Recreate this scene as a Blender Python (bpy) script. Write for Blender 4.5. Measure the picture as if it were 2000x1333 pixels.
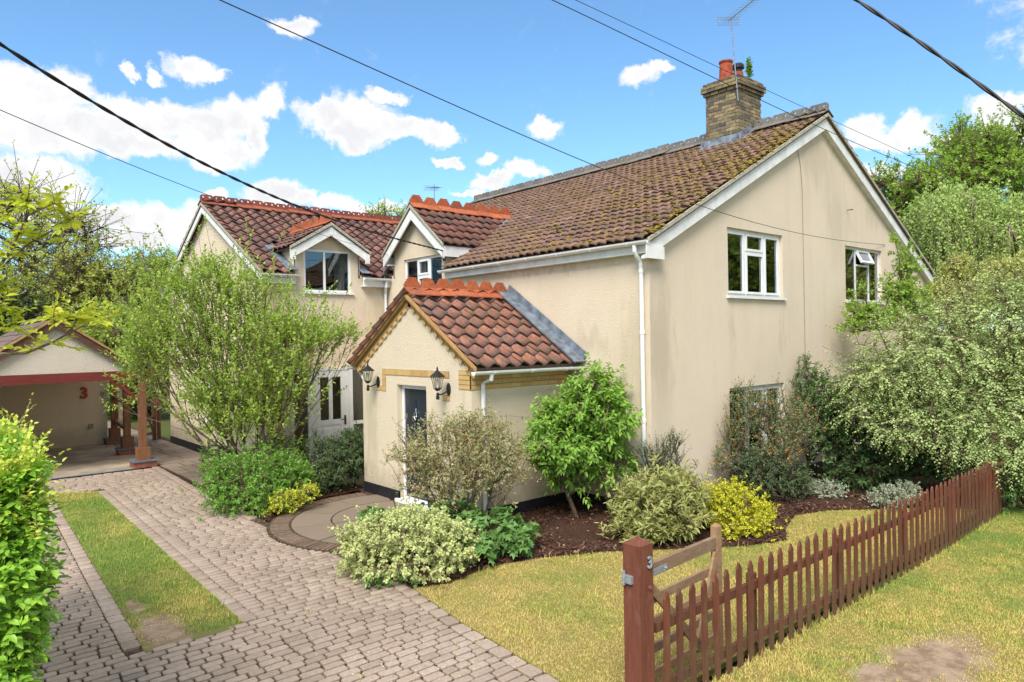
import bpy, math, random
import numpy as np
from mathutils import Matrix, Vector
for o in list(bpy.data.objects): bpy.data.objects.remove(o)
random.seed(7); rng = np.random.default_rng(7)
SC = bpy.context.scene; COL = SC.collection
# ------------------------------------------------------------------ camera, sky, sun, exposure
FPX = 1374.69
YAW, PITCH, ROLL = math.radians(49.16378), math.radians(-.28588), math.radians(-1.00981)
CAM = np.array([0., 0., 3.0])
_f = np.array([math.cos(YAW)*math.cos(PITCH), math.sin(YAW)*math.cos(PITCH), math.sin(PITCH)])
_r = np.array([math.sin(YAW), -math.cos(YAW), 0.]); _u = np.cross(_r, _f)
RT = _r*math.cos(ROLL)+_u*math.sin(ROLL); UP = -_r*math.sin(ROLL)+_u*math.cos(ROLL); FW = _f
cd = bpy.data.cameras.new('camera'); co = bpy.data.objects.new('camera', cd); COL.objects.link(co)
cd.sensor_width = 36; cd.lens = FPX/2000*36; cd.clip_start = .05; cd.clip_end = 3000
m = Matrix.Identity(4)
for i in range(3): m[i][0], m[i][1], m[i][2], m[i][3] = RT[i], UP[i], -FW[i], CAM[i]
co.matrix_world = m; SC.camera = co
def ray(px, py): return RT*(px-1000)/FPX + UP*(666.5-py)/FPX + FW
def at(px, py, d): return CAM + ray(px, py)*d                 # a pixel and a depth give a point
def ground(px, py, z=0.):
    r = ray(px, py); return CAM + r*((z-CAM[2])/r[2])
def depth(p): return float((np.asarray(p, float)-CAM) @ FW)

SUN_AZ, SUN_EL = math.radians(216), math.radians(50)          # where the sun stands
SKY_STR = .15
def lin(c): return tuple(((v/255)/12.92 if v/255 <= .04045 else ((v/255+.055)/1.055)**2.4) for v in c)

class NT:
    def __init__(s, tree): s.t = tree; s.n = tree.nodes; s.l = tree.links
    def a(s, typ, **kw):
        n = s.n.new(typ)
        for k, v in kw.items():
            if k == 'ins':
                for q, w in v.items():
                    if hasattr(w, 'is_linked') or isinstance(w, bpy.types.NodeSocket): s.l.new(w, n.inputs[q])
                    else: n.inputs[q].default_value = w
            else: setattr(n, k, v)
        return n
    def noise(s, scale, vec=None, detail=4, rough=.55, dist=0):
        n = s.a('ShaderNodeTexNoise', ins={'Scale': scale, 'Detail': detail, 'Roughness': rough, 'Distortion': dist})
        if vec is not None: s.l.new(vec, n.inputs['Vector'])
        return n.outputs[0]
    def ramp(s, fac, stops, interp='LINEAR'):
        n = s.a('ShaderNodeValToRGB'); n.color_ramp.interpolation = interp
        e = n.color_ramp.elements
        while len(e) < len(stops): e.new(.5)
        for q, (p, c) in enumerate(stops):
            e[q].position = p; c = c if isinstance(c, (tuple, list)) else (c, c, c); e[q].color = (*c[:3], 1)
        s.l.new(fac, n.inputs[0]); return n.outputs[0]
    def mix(s, fac, a, b, blend='MIX'):
        n = s.a('ShaderNodeMix', data_type='RGBA', blend_type=blend)
        for q, w in ((0, fac), (6, a), (7, b)):
            if isinstance(w, bpy.types.NodeSocket): s.l.new(w, n.inputs[q])
            else: n.inputs[q].default_value = w if q == 0 else (*w[:3], 1)
        return n.outputs[2]
    def math(s, op, a, b=0., c=None):
        n = s.a('ShaderNodeMath', operation=op)
        for q, w in enumerate((a, b) + ((c,) if c is not None else ())):
            if isinstance(w, bpy.types.NodeSocket): s.l.new(w, n.inputs[q])
            else: n.inputs[q].default_value = w
        return n.outputs[0]
    def vmath(s, op, a, b=None, scale=None):
        n = s.a('ShaderNodeVectorMath', operation=op)
        for q, w in ((0, a), (1, b)):
            if w is None: continue
            if isinstance(w, bpy.types.NodeSocket): s.l.new(w, n.inputs[q])
            else: n.inputs[q].default_value = w
        if scale is not None: n.inputs['Scale'].default_value = scale
        return n.outputs[0] if op not in ('DOT_PRODUCT', 'LENGTH') else n.outputs['Value']

def build_world():
    w = bpy.data.worlds.new('World'); SC.world = w; w.use_nodes = True
    T = NT(w.node_tree); T.n.clear()
    sky = T.a('ShaderNodeTexSky', sky_type='NISHITA', sun_disc=False, sun_elevation=SUN_EL,
              sun_rotation=math.radians(90)-SUN_AZ, altitude=50, air_density=1.0, dust_density=.5, ozone_density=2.2)
    gen = T.a('ShaderNodeTexCoord').outputs['Generated']
    # warp the look-up so that the cloud banks get ragged edges
    n1 = T.a('ShaderNodeTexNoise', ins={'Vector': gen, 'Scale': 11., 'Detail': 8., 'Roughness': .62})
    warp = T.vmath('SCALE', T.vmath('SUBTRACT', n1.outputs['Color'], (.5, .5, .5)), scale=.085)
    v = T.vmath('ADD', gen, warp)
    blobs = [(35,185,95,60),(130,190,55,55),(70,262,130,42),(190,262,95,45),(255,235,70,48),(318,232,66,45),(400,245,80,48),
             (470,225,55,40),(535,208,42,40),(420,290,95,38),(270,285,130,28),(510,265,32,36),
             (640,228,62,40),(720,240,70,40),(690,262,60,25),(775,255,60,24),(850,264,58,24),(760,195,38,20),
             (385,132,48,24),(432,150,26,14),(568,46,46,20),(265,140,16,13),(313,140,18,15),
             (40,345,85,48),(120,360,75,40),(60,395,110,34),(240,425,90,34),(330,440,80,30),(420,425,60,30),(160,430,80,30),(300,470,130,30),
             (540,372,62,30),(590,385,34,20),(700,404,52,24),(760,402,42,16),(430,378,24,13),(640,400,60,18),
             (1240,152,48,26),(1285,135,26,14),(1066,248,42,21),(868,312,34,12),(955,312,36,15),(960,355,66,17),(1040,335,52,20),(905,372,50,10),
             (1690,252,46,32),(1790,250,44,32),(1740,275,80,18),(1945,225,52,28),(1985,215,30,26),(1720,330,52,20),(1860,270,52,20),(2020,260,60,40)]
    field = None
    for i, (px, py, rx, ry) in enumerate(blobs):
        d = ray(px, py); d = d/np.linalg.norm(d)
        rt = np.cross(d, [0, 0, 1]); rt /= np.linalg.norm(rt); up = np.cross(rt, d)
        M = Matrix(((rt[0], up[0], -d[0]), (rt[1], up[1], -d[1]), (rt[2], up[2], -d[2])))
        mp = T.a('ShaderNodeMapping', vector_type='TEXTURE')
        mp.inputs['Location'].default_value = d; mp.inputs['Rotation'].default_value = M.to_euler('XYZ')
        k = 1.13/FPX
        mp.inputs['Scale'].default_value = (rx*k, ry*k, max(rx, ry)*k)
        T.l.new(v, mp.inputs['Vector'])
        g = T.a('ShaderNodeTexGradient', gradient_type='SPHERICAL'); T.l.new(mp.outputs[0], g.inputs[0])
        val = g.outputs['Fac'] if 'Fac' in g.outputs else g.outputs[1]
        field = val if field is None else T.a('ShaderNodeMath', operation='SMOOTH_MAX', ins={0: field, 1: val, 2: .12}).outputs[0]
    # unseen rest of the sky: broken cumulus, made denser for softer, warmer fill light
    stretch = T.vmath('MULTIPLY', gen, (1, 1, 2.4))
    far = T.noise(3.2, stretch, 7, .55)
    inv = T.vmath('DOT_PRODUCT', gen, tuple(FW))
    outside = T.a('ShaderNodeMapRange', ins={0: inv, 1: .80, 2: .70, 3: 0., 4: 1.}).outputs[0]
    far = T.math('MULTIPLY', T.a('ShaderNodeMapRange', ins={0: far, 1: .43, 2: .56, 3: 0., 4: .9}).outputs[0], outside)
    field = T.math('MAXIMUM', field, far)
    det = T.noise(34., v, 8, .62)
    f2 = T.math('ADD', field, T.math('MULTIPLY', T.math('MULTIPLY', T.math('SUBTRACT', det, .5), .80), T.math('MINIMUM', T.math('MULTIPLY', field, 6.), 1.)))
    alpha = T.a('ShaderNodeMapRange', interpolation_type='SMOOTHSTEP', ins={0: f2, 1: .13, 2: .50, 3: 0., 4: 1.}).outputs[0]
    thick = T.a('ShaderNodeMapRange', interpolation_type='SMOOTHSTEP', ins={0: f2, 1: .25, 2: .8, 3: 0., 4: 1.}).outputs[0]
    sh = T.noise(13., v, 6, .6)
    shade = T.math('MULTIPLY', thick, T.a('ShaderNodeMapRange', ins={0: sh, 1: .40, 2: .62, 3: 0., 4: 1.}).outputs[0])
    cloud = T.mix(shade, CLOUD_A, CLOUD_B)
    hz = T.a('ShaderNodeSeparateXYZ', ins={0: gen}).outputs[2]
    skyc = T.mix(1.0, sky.outputs[0], SKY_TINT, 'MULTIPLY')
    col = T.mix(alpha, skyc, cloud)
    bg = T.a('ShaderNodeBackground', ins={'Color': col, 'Strength': SKY_STR})
    out = T.a('ShaderNodeOutputWorld'); T.l.new(bg.outputs[0], out.inputs[0])
CLOUD_A, CLOUD_B, SKY_TINT = (2.82, 2.82, 2.82), (2.36, 2.37, 2.46), (.43, .575, .63)
build_world()
sl = bpy.data.lights.new('sun', 'SUN'); so = bpy.data.objects.new('sun', sl); COL.objects.link(so)
sl.energy = 2.0; sl.angle = math.radians(28); sl.color = (1, .94, .86)
sd = Vector((math.cos(SUN_EL)*math.cos(SUN_AZ), math.cos(SUN_EL)*math.sin(SUN_AZ), math.sin(SUN_EL)))
so.rotation_euler = sd.to_track_quat('Z', 'Y').to_euler(); so.location = sd*60
SC.render.engine = 'CYCLES'
SC.view_settings.view_transform = 'Standard'; SC.view_settings.look = 'None'
SC.view_settings.exposure = 1.34; SC.view_settings.gamma = 1; SC.view_settings.use_curve_mapping = False

# ------------------------------------------------------------------ materials
MATS = {}
def base_mat(name):
    m = bpy.data.materials.new(name); m.use_nodes = True
    T = NT(m.node_tree); T.n.clear()
    b = T.a('ShaderNodeBsdfPrincipled'); o = T.a('ShaderNodeOutputMaterial'); T.l.new(b.outputs[0], o.inputs[0])
    MATS[name] = m; T.b = b; T.out = o
    return T
def P(T): return T.a('ShaderNodeNewGeometry').outputs['Position']
def setc(T, col, rough=.7, spec=.3, metal=0.):
    for k, v in (('Base Color', col), ('Roughness', rough), ('Specular IOR Level', spec), ('Metallic', metal)):
        if isinstance(v, bpy.types.NodeSocket): T.l.new(v, T.b.inputs[k])
        else: T.b.inputs[k].default_value = (*v[:3], 1) if k == 'Base Color' else v
def bump(T, h, strength=.3, dist=.01):
    n = T.a('ShaderNodeBump', ins={'Strength': strength, 'Distance': dist, 'Height': h}); T.l.new(n.outputs[0], T.b.inputs['Normal'])
def rnd(T):
    a = T.a('ShaderNodeObjectInfo').outputs['Random']; b = T.a('ShaderNodeNewGeometry').outputs['Random Per Island']
    return T.math('FRACT', T.math('ADD', T.math('MULTIPLY', a, 7.31), T.math('MULTIPLY', b, 13.7)))
def simple(name, c, rough=.6, spec=.3, metal=0., var=.12, scale=6., bs=0., bscale=40.):
    T = base_mat(name); p = P(T)
    n = T.noise(scale, p, 5)
    col = T.mix(T.ramp(n, [(.35, 0.), (.65, 1.)]), tuple(v*(1-var) for v in c), tuple(min(1, v*(1+var)) for v in c))
    setc(T, col, rough, spec, metal)
    if bs: bump(T, T.noise(bscale, p, 5), bs)
    return MATS[name]
def render_mat(name, c, stain, amt, streak=0., streakc=(.3, .27, .2), stains=()):
    T = base_mat(name); p = P(T)
    big = T.noise(.55, p, 5, .6); fine = T.noise(9., p, 6, .65)
    col = T.mix(T.math('MULTIPLY', T.ramp(big, [(.4, 0.), (.7, 1.)]), amt), c, stain)
    col = T.mix(T.math('MULTIPLY', T.ramp(fine, [(.35, 0.), (.75, 1.)]), .10), col, tuple(v*.7 for v in c))
    st = T.noise(1., T.vmath('MULTIPLY', p, (2.6, 2.6, .28)), 6, .6)
    col = T.mix(T.math('MULTIPLY', T.ramp(st, [(.5, 0.), (.72, 1.)]), streak), col, streakc)
    wn = T.vmath('SCALE', T.vmath('SUBTRACT', T.a('ShaderNodeTexNoise', ins={'Vector': T.vmath('MULTIPLY', p, (3., 3., .8)), 'Scale': 2., 'Detail': 6.}).outputs['Color'], (.5, .5, .5)), scale=.9)
    q = T.vmath('ADD', p, wn)
    for cx, cy, cz, rx, rz, k in stains:                            # damp and algae marks
        d = T.vmath('LENGTH', T.vmath('MULTIPLY', T.vmath('SUBTRACT', q, (cx, cy, cz)), (1/rx, 1/rx, 1/rz)))
        col = T.mix(T.math('MULTIPLY', T.a('ShaderNodeMapRange', interpolation_type='SMOOTHSTEP', ins={0: d, 1: 1.1, 2: .2}).outputs[0], k), col, streakc)
    sp_ = T.noise(7., T.vmath('MULTIPLY', p, (1, 1, .6)), 5, .65); zz = T.a('ShaderNodeSeparateXYZ', ins={0: p}).outputs[2]
    base_d = T.a('ShaderNodeMapRange', ins={0: T.math('ADD', zz, T.math('MULTIPLY', sp_, -.8)), 1: .25, 2: -.15}).outputs[0]
    col = T.mix(T.math('MULTIPLY', base_d, .55), col, (.42, .35, .24))
    setc(T, col, .92, .15)
    h = T.math('ADD', T.noise(55., p, 4, .6), T.math('MULTIPLY', T.noise(150., p, 2), .5))
    bump(T, h, 1.0, .016); return MATS[name]
CREAM = (.79, .665, .505)
render_mat('render_cream', CREAM, (.68, .55, .39), .6, .10, (.50, .42, .28), [(9.2, 7.5, 2.5, .35, 1.6, .4), (9.2, 8.5, 2.9, .5, .3, .45), (9.2, 12.6, 4.2, .5, .3, .4), (8.9, 15.4, 3.6, .4, 1.0, .5), (9.2, 9.8, 4.3, 2.2, .10, .4), (6.1, 21.0, .4, 2.0, .35, .5)])
render_mat('render_weathered', (.775, .65, .505), (.69, .58, .445), .5, .18, (.45, .38, .27), [(9.45, 7.2, 2.9, .42, 1.5, .5), (15.2, 7.2, 6.7, 1.0, .7, .42), (15.9, 7.2, 5.6, .7, 1.3, .3), (17.9, 7.2, 6.0, .6, .7, .35), (11.62, 7.2, 3.1, .16, .6, .3), (13.45, 7.2, 3.0, .16, .7, .3)])
render_mat('render_porch', (.78, .66, .49), (.70, .595, .44), .5, .10, (.50, .43, .28), [(6.9, 12.3, 1.2, .4, 1.2, .5), (8.4, 9.0, .8, .9, .6, .5), (6.9, 9.2, 2.0, .2, .6, .35)])
render_mat('render_pale', (.68, .60, .49), (.60, .53, .44), .5, .1)
simple('white_upvc', (.77, .775, .77), .35, .5, var=.06, scale=4)
simple('white_paint', (.74, .74, .72), .5, .4, var=.10, scale=5)
simple('black_plinth', (.018, .018, .020), .6, .3, var=.3, scale=12)
simple('lead', (.20, .23, .27), .55, .4, .3, var=.35, scale=7, bs=.3, bscale=14)
simple('black_metal', (.015, .015, .016), .4, .5, var=.2)
simple('cable_black', (.012, .012, .013), .55, .4)
simple('grey_metal', (.33, .36, .40), .45, .5, .7, var=.25, scale=20)
simple('galvanised', (.36, .40, .44), .45, .5, .5, var=.2, scale=30)
simple('chrome', (.7, .7, .72), .2, .5, 1.)
simple('terracotta', (.36, .085, .045), .8, .2, var=.25, scale=9)
simple('mortar', (.40, .37, .30), .95, .1, var=.3, scale=30, bs=.5)
simple('mortar_buff', (.34, .25, .14), .95, .1, var=.2, scale=30, bs=.4)
simple('sand_joint', (.085, .060, .040), 1., .05, var=.45, scale=18, bs=.6)
simple('concrete', (.36, .30, .225), .9, .15, var=.28, scale=1.6, bs=.3)
simple('door_navy', (.020, .026, .040), .35, .5, var=.1)
simple('curtain', (.62, .60, .56), .9, .1, var=.1)
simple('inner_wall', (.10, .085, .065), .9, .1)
simple('red_number', (.40, .055, .040), .5, .4)
simple('slate', (.12, .14, .17), .6, .3, var=.2)
simple('bark', (.17, .125, .085), .9, .1, var=.4, scale=25, bs=.6, bscale=60)
simple('bark_dark', (.085, .065, .050), .9, .1, var=.4, scale=25, bs=.6, bscale=60)
simple('bark_pale', (.30, .24, .17), .9, .1, var=.35, scale=25, bs=.6, bscale=60)
simple('sensor_grey', (.30, .29, .26), .5, .4)
def glass():
    T = base_mat('glass'); T.n.remove(T.b)
    g = T.a('ShaderNodeBsdfGlossy', ins={'Color': (.9, .95, 1, 1), 'Roughness': .015}); t = T.a('ShaderNodeBsdfTransparent', ins={'Color': (.72, .76, .76, 1)})
    p = P(T)
    f = T.a('ShaderNodeFresnel', ins={'IOR': 1.5}); k = T.math('MINIMUM', T.math('MULTIPLY', f.outputs[0], 2.3), 1.)
    m = T.a('ShaderNodeMixShader'); T.l.new(k, m.inputs[0]); T.l.new(t.outputs[0], m.inputs[1]); T.l.new(g.outputs[0], m.inputs[2]); T.l.new(m.outputs[0], T.out.inputs[0])
glass()
def clear_glass():
    T = base_mat('lantern_glass'); T.n.remove(T.b)
    g = T.a('ShaderNodeBsdfGlossy', ins={'Roughness': .05}); t = T.a('ShaderNodeBsdfTransparent', ins={'Color': (.93, .93, .90, 1)})
    m = T.a('ShaderNodeMixShader', ins={0: .10}); T.l.new(t.outputs[0], m.inputs[1]); T.l.new(g.outputs[0], m.inputs[2]); T.l.new(m.outputs[0], T.out.inputs[0])
clear_glass()
def tile_mat(name, cols, moss=0., lichen=.25, rough=.85, course_shade=0.):
    T = base_mat(name); p = P(T); r = rnd(T)
    n = len(cols)
    col = T.ramp(r, [(i/max(1, n-1), c) for i, c in enumerate(cols)])
    fine = T.noise(14., p, 6, .68)
    col = T.mix(T.math('MULTIPLY', T.ramp(fine, [(.40, 0.), (.68, 1.)]), .55), col, (.055, .048, .045))
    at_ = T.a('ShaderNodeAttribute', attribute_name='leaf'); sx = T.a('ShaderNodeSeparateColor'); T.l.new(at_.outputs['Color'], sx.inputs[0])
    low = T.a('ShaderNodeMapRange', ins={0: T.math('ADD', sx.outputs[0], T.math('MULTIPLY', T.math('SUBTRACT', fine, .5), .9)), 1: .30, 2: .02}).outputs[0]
    col = T.mix(T.math('MULTIPLY', T.math('MULTIPLY', low, at_.outputs['Alpha']), course_shade), col, (.075, .062, .058))  # course shadow lines painted into each tile's lower edge, together with algae staining
    sp = T.noise(48., p, 3, .6)
    col = T.mix(T.math('MULTIPLY', T.ramp(sp, [(.60, 0.), (.72, 1.)]), lichen), col, (.32, .29, .25))
    if moss:
        mo = T.noise(1.1, p, 6, .7); m2 = T.noise(16., p, 4, .6)
        f = T.math('MULTIPLY', T.ramp(mo, [(.40, 0.), (.60, 1.)]), T.ramp(m2, [(.40, 0.), (.56, 1.)]))
        col = T.mix(T.math('MULTIPLY', f, moss), col, (.15, .10, .028))
    setc(T, col, rough, .25)
    bump(T, T.math('ADD', fine, sp), .35, .006); return MATS[name]
tile_mat('pantile_red', [(.18, .085, .068), (.28, .125, .09), (.15, .085, .076), (.34, .155, .11), (.23, .10, .077), (.12, .076, .07)], 0, .2, course_shade=.7)
tile_mat('pantile_porch', [(.29, .115, .075), (.39, .155, .10), (.22, .105, .082), (.42, .18, .12), (.18, .105, .09)], .3, .25, course_shade=.85)
tile_mat('pantile_main', [(.20, .105, .078), (.30, .165, .12), (.16, .098, .08), (.34, .19, .14), (.24, .13, .095)], .7, .25, course_shade=.5)
tile_mat('pantile_dormer', [(.16, .066, .050), (.24, .085, .060), (.12, .075, .066), (.28, .11, .075)], .25, .25, course_shade=.6)
tile_mat('plain_tile', [(.20, .135, .115), (.15, .11, .10), (.24, .16, .125)], .1, .2)
tile_mat('ridge_orange', [(.48, .125, .045), (.42, .105, .04), (.53, .15, .058), (.34, .10, .05)], 0, .25)
tile_mat('ridge_red', [(.33, .085, .045), (.26, .075, .045), (.38, .11, .055)], 0, .2)
tile_mat('ridge_grey', [(.20, .185, .165), (.25, .23, .205), (.16, .145, .13)], .15, .3)
tile_mat('brick_stock', [(.36, .28, .135), (.25, .20, .115), (.10, .085, .068), (.42, .33, .165), (.28, .18, .10), (.17, .145, .10), (.13, .11, .085)], 0, .3)
tile_mat('brick_red', [(.34, .11, .06), (.28, .09, .055), (.38, .14, .08)], 0, .1)
tile_mat('brick_brown', [(.18, .12, .085), (.22, .15, .105), (.14, .10, .075)], .25, .15)
def light_brick(name):
    T = base_mat(name); p = P(T); r = rnd(T)
    col = T.ramp(r, [(0., (.55, .345, .12)), (.4, (.62, .41, .17)), (.7, (.50, .29, .10)), (1., (.64, .45, .20))])
    setc(T, T.mix(T.math('MULTIPLY', T.noise(40., p, 4), .3), col, (.42, .29, .13)), .85, .2)
    bump(T, T.noise(70., p, 4), .3, .005)
light_brick('brick_buff')
def paver_mat(name, cols, dirt=.45, moss=.35):
    T = base_mat(name); p = P(T); r = rnd(T)
    col = T.ramp(r, [(i/(len(cols)-1), c) for i, c in enumerate(cols)])
    big = T.noise(.7, p, 5, .65); fine = T.noise(22., p, 6, .7); gr = T.noise(160., p, 2)
    col = T.mix(T.math('MULTIPLY', T.ramp(big, [(.42, 0.), (.68, 1.)]), dirt), col, (.20, .15, .105))
    col = T.mix(T.math('MULTIPLY', T.ramp(fine, [(.45, 0.), (.72, 1.)]), .5), col, (.17, .145, .12))
    col = T.mix(T.math('MULTIPLY', T.ramp(gr, [(.35, 1.), (.5, 0.)]), .25), col, (.12, .10, .085))
    ms = T.math('MULTIPLY', T.ramp(T.noise(.9, T.vmath('ADD', p, (9, 4, 0)), 5, .6), [(.52, 0.), (.68, 1.)]), T.ramp(T.noise(30., p, 3), [(.5, 0.), (.62, 1.)]))
    col = T.mix(T.math('MULTIPLY', ms, moss), col, (.16, .15, .05))
    setc(T, col, .85, .22); bump(T, T.math('ADD', fine, gr), .4, .005); return MATS[name]
paver_mat('paver', [(.33, .255, .20), (.43, .335, .265), (.37, .285, .225), (.46, .365, .29), (.40, .305, .24), (.47, .37, .295)])
paver_mat('flagstone', [(.235, .180, .135), (.28, .22, .165), (.205, .16, .12)], .45, .5)
def wood(name, c, c2, wear, wearc, ax=(18, 18, 1.3), algae=0.):
    T = base_mat(name); p = P(T)
    g = T.noise(2.4, T.vmath('MULTIPLY', p, ax), 6, .65, .6)
    col = T.mix(T.ramp(g, [(.35, 0.), (.65, 1.)]), c, c2)
    w = T.noise(5.5, T.vmath('MULTIPLY', p, (1.6, 1.6, .7)), 7, .72)
    col = T.mix(T.math('MULTIPLY', T.ramp(w, [(.53, 0.), (.66, 1.)]), wear), col, wearc)
    r = T.a('ShaderNodeObjectInfo').outputs['Random']
    col = T.mix(T.math('MULTIPLY', r, .55), col, T.mix(1., col, (1.75, 1.55, 1.35), 'MULTIPLY'))
    if algae:
        z = T.a('ShaderNodeSeparateXYZ', ins={0: p}).outputs[2]
        lo = T.a('ShaderNodeMapRange', ins={0: T.math('SUBTRACT', z, T.math('MULTIPLY', w, .9)), 1: .12, 2: -.38}).outputs[0]
        col = T.mix(T.math('MULTIPLY', lo, algae), col, (.105, .095, .05))
    setc(T, col, .65, .25); bump(T, g, .35, .006); return MATS[name]
wood('fence_stain', (.090, .032, .020), (.145, .052, .031), .7, (.13, .09, .05), algae=.4)
wood('post_stain', (.125, .040, .024), (.185, .062, .036), .35, (.22, .13, .09))
wood('weathered_wood', (.19, .12, .072), (.27, .18, .11), .5, (.27, .24, .16), (3, 3, 14))
wood('oak_stain', (.13, .060, .032), (.20, .095, .05), .3, (.10, .07, .045))
wood('red_beam', (.125, .022, .018), (.18, .036, .028), .35, (.14, .045, .03), (1.3, 12, 12))
wood('dark_board', (.075, .035, .026), (.11, .055, .04), .3, (.06, .04, .03), (3, 8, 3))
wood('verge_wood', (.30, .18, .07), (.40, .26, .11), .6, (.16, .11, .06), (3, 3, 3))
def mulch():
    T = base_mat('mulch'); p = P(T)
    n = T.noise(35., p, 6, .75); b = T.noise(2., p, 4)
    col = T.ramp(n, [(.3, (.028, .017, .012)), (.5, (.075, .038, .027)), (.7, (.15, .082, .058))])
    setc(T, T.mix(T.ramp(b, [(.45, 0.), (.75, .5)]), col, (.09, .060, .045)), 1., .05); bump(T, n, .9, .03)
mulch()
def chips():
    T = base_mat('bark_chip'); r = rnd(T)
    setc(T, T.ramp(r, [(0, (.045, .024, .018)), (.5, (.11, .055, .038)), (.85, (.18, .097, .066)), (1, (.30, .21, .14))]), .95, .1)
chips()
PATCH = [(7.0, 2.35, .85, .36), (6.35, 2.62, .35, .16), (1.98, 8.0, .27, .50), (1.95, 8.9, .10, .32)]     # worn bare earth
def soil_grass(name, a, b, c):
    T = base_mat(name); p = P(T)
    n = T.noise(1.3, p, 6, .65); f = T.noise(40., p, 4, .7)
    col = T.mix(T.ramp(n, [(.35, 0.), (.65, 1.)]), a, b)
    col = T.mix(T.ramp(f, [(.4, 0.), (.7, .8)]), col, c)
    wn = T.vmath('SCALE', T.vmath('SUBTRACT', T.a('ShaderNodeTexNoise', ins={'Vector': p, 'Scale': 5., 'Detail': 6.}).outputs['Color'], (.5, .5, .5)), scale=.7)
    q = T.vmath('ADD', p, wn); w = None
    for cx, cy, ra, rb in PATCH:
        d = T.vmath('LENGTH', T.vmath('MULTIPLY', T.vmath('SUBTRACT', q, (cx, cy, 0)), (1/ra, 1/rb, 0)))
        k = T.a('ShaderNodeMapRange', ins={0: d, 1: 1.25, 2: .75}).outputs[0]; w = k if w is None else T.math('MAXIMUM', w, k)
    earth = T.mix(T.ramp(T.noise(3.5, p, 6, .7), [(.42, 0.), (.6, 1.)]), (.37, .275, .19), (.22, .155, .10))
    col = T.mix(w, col, earth)
    setc(T, col, 1., .05); bump(T, f, .6, .02)
soil_grass('turf', (.30, .24, .085), (.25, .23, .07), (.18, .135, .06))
soil_grass('turf_strip', (.16, .18, .05), (.22, .19, .075), (.14, .11, .06))
soil_grass('far_ground', (.08, .11, .03), (.10, .12, .035), (.06, .06, .025))
simple('dry_earth', (.30, .245, .19), 1., .05, var=.25, scale=9, bs=.5)
LEAF_GAIN = 1.75
def leaf_mat(name, cols, trans=.28, rough=.5, spec=.3, edge=None, flower=None):
    """cols: leaf colours drawn at random leaf by leaf; edge: margin colour of a variegated leaf"""
    T = base_mat(name); cols = [tuple(min(.72, v*LEAF_GAIN) for v in c) for c in cols]
    if edge: edge = tuple(min(.75, v*1.15) for v in edge)
    at_ = T.a('ShaderNodeAttribute', attribute_name='leaf'); s = T.a('ShaderNodeSeparateColor'); T.l.new(at_.outputs['Color'], s.inputs[0])
    col = T.ramp(s.outputs[0], [(i/max(1, len(cols)-1), c) for i, c in enumerate(cols)])
    if edge:
        k = T.a('ShaderNodeMapRange', ins={0: T.math('ABSOLUTE', T.math('SUBTRACT', T.math('MULTIPLY', s.outputs[1], 2.), 1.)), 1: .22, 2: .48}).outputs[0]
        col = T.mix(k, col, edge)
    if flower:
        col = T.mix(T.math('GREATER_THAN', s.outputs[2], .5), col, flower)
    setc(T, col, rough, spec)
    tr = T.a('ShaderNodeBsdfTranslucent'); T.l.new(T.mix(.35, col, (.30, .34, .02)), tr.inputs[0])
    m = T.a('ShaderNodeMixShader', ins={0: trans}); T.l.new(T.b.outputs[0], m.inputs[1]); T.l.new(tr.outputs[0], m.inputs[2]); T.l.new(m.outputs[0], T.out.inputs[0])
    return MATS[name]
# leaves
leaf_mat('leaf_lilac', [(.14, .21, .035), (.20, .29, .05), (.28, .36, .07), (.16, .24, .04)], trans=.42)
leaf_mat('leaf_box', [(.06, .13, .018), (.09, .19, .025), (.13, .26, .035), (.075, .16, .02)], spec=.45, rough=.38)
leaf_mat('leaf_yellowgreen', [(.28, .30, .03), (.36, .36, .04), (.22, .27, .035)])
leaf_mat('leaf_oleander', [(.045, .075, .035), (.07, .105, .045), (.10, .14, .06)])
leaf_mat('leaf_berberis', [(.16, .20, .07), (.22, .26, .10), (.23, .19, .09), (.30, .22, .13), (.18, .24, .08), (.26, .31, .14)], flower=(.42, .17, .03))
leaf_mat('leaf_darwin', [(.07, .10, .04), (.10, .14, .06), (.14, .17, .08), (.08, .11, .05)], flower=(.55, .26, .09))
leaf_mat('leaf_variegated', [(.20, .27, .06), (.27, .34, .09)], edge=(.66, .66, .33), trans=.25)
leaf_mat('leaf_gold', [(.42, .37, .02), (.50, .44, .03), (.34, .34, .02), (.52, .47, .06)], trans=.3)
leaf_mat('leaf_geranium', [(.06, .12, .03), (.09, .17, .045), (.12, .22, .065)])
leaf_mat('leaf_elder', [(.095, .19, .032), (.15, .27, .042), (.21, .34, .06), (.115, .22, .038)], spec=.4, trans=.42)
leaf_mat('leaf_olive', [(.12, .15, .04), (.17, .20, .05), (.24, .25, .08), (.14, .17, .045)], edge=(.42, .41, .16))
leaf_mat('leaf_dark', [(.045, .085, .025), (.065, .12, .035), (.10, .165, .05)], spec=.45, rough=.35)
leaf_mat('leaf_coton', [(.17, .23, .08), (.25, .32, .12), (.33, .39, .16), (.14, .20, .06), (.38, .42, .20)])
leaf_mat('leaf_silver', [(.22, .26, .18), (.32, .36, .27), (.16, .20, .12)])
leaf_mat('leaf_tree', [(.17, .24, .04), (.22, .30, .05), (.28, .36, .06)], trans=.5)
leaf_mat('leaf_cherry', [(.13, .21, .035), (.18, .28, .045), (.24, .34, .055)], trans=.45)
leaf_mat('leaf_bronze', [(.22, .28, .05), (.28, .33, .06), (.31, .28, .075), (.25, .32, .06)], trans=.5)
leaf_mat('leaf_birch', [(.18, .26, .07), (.26, .35, .10), (.33, .42, .14), (.13, .20, .05)], trans=.45)
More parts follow.
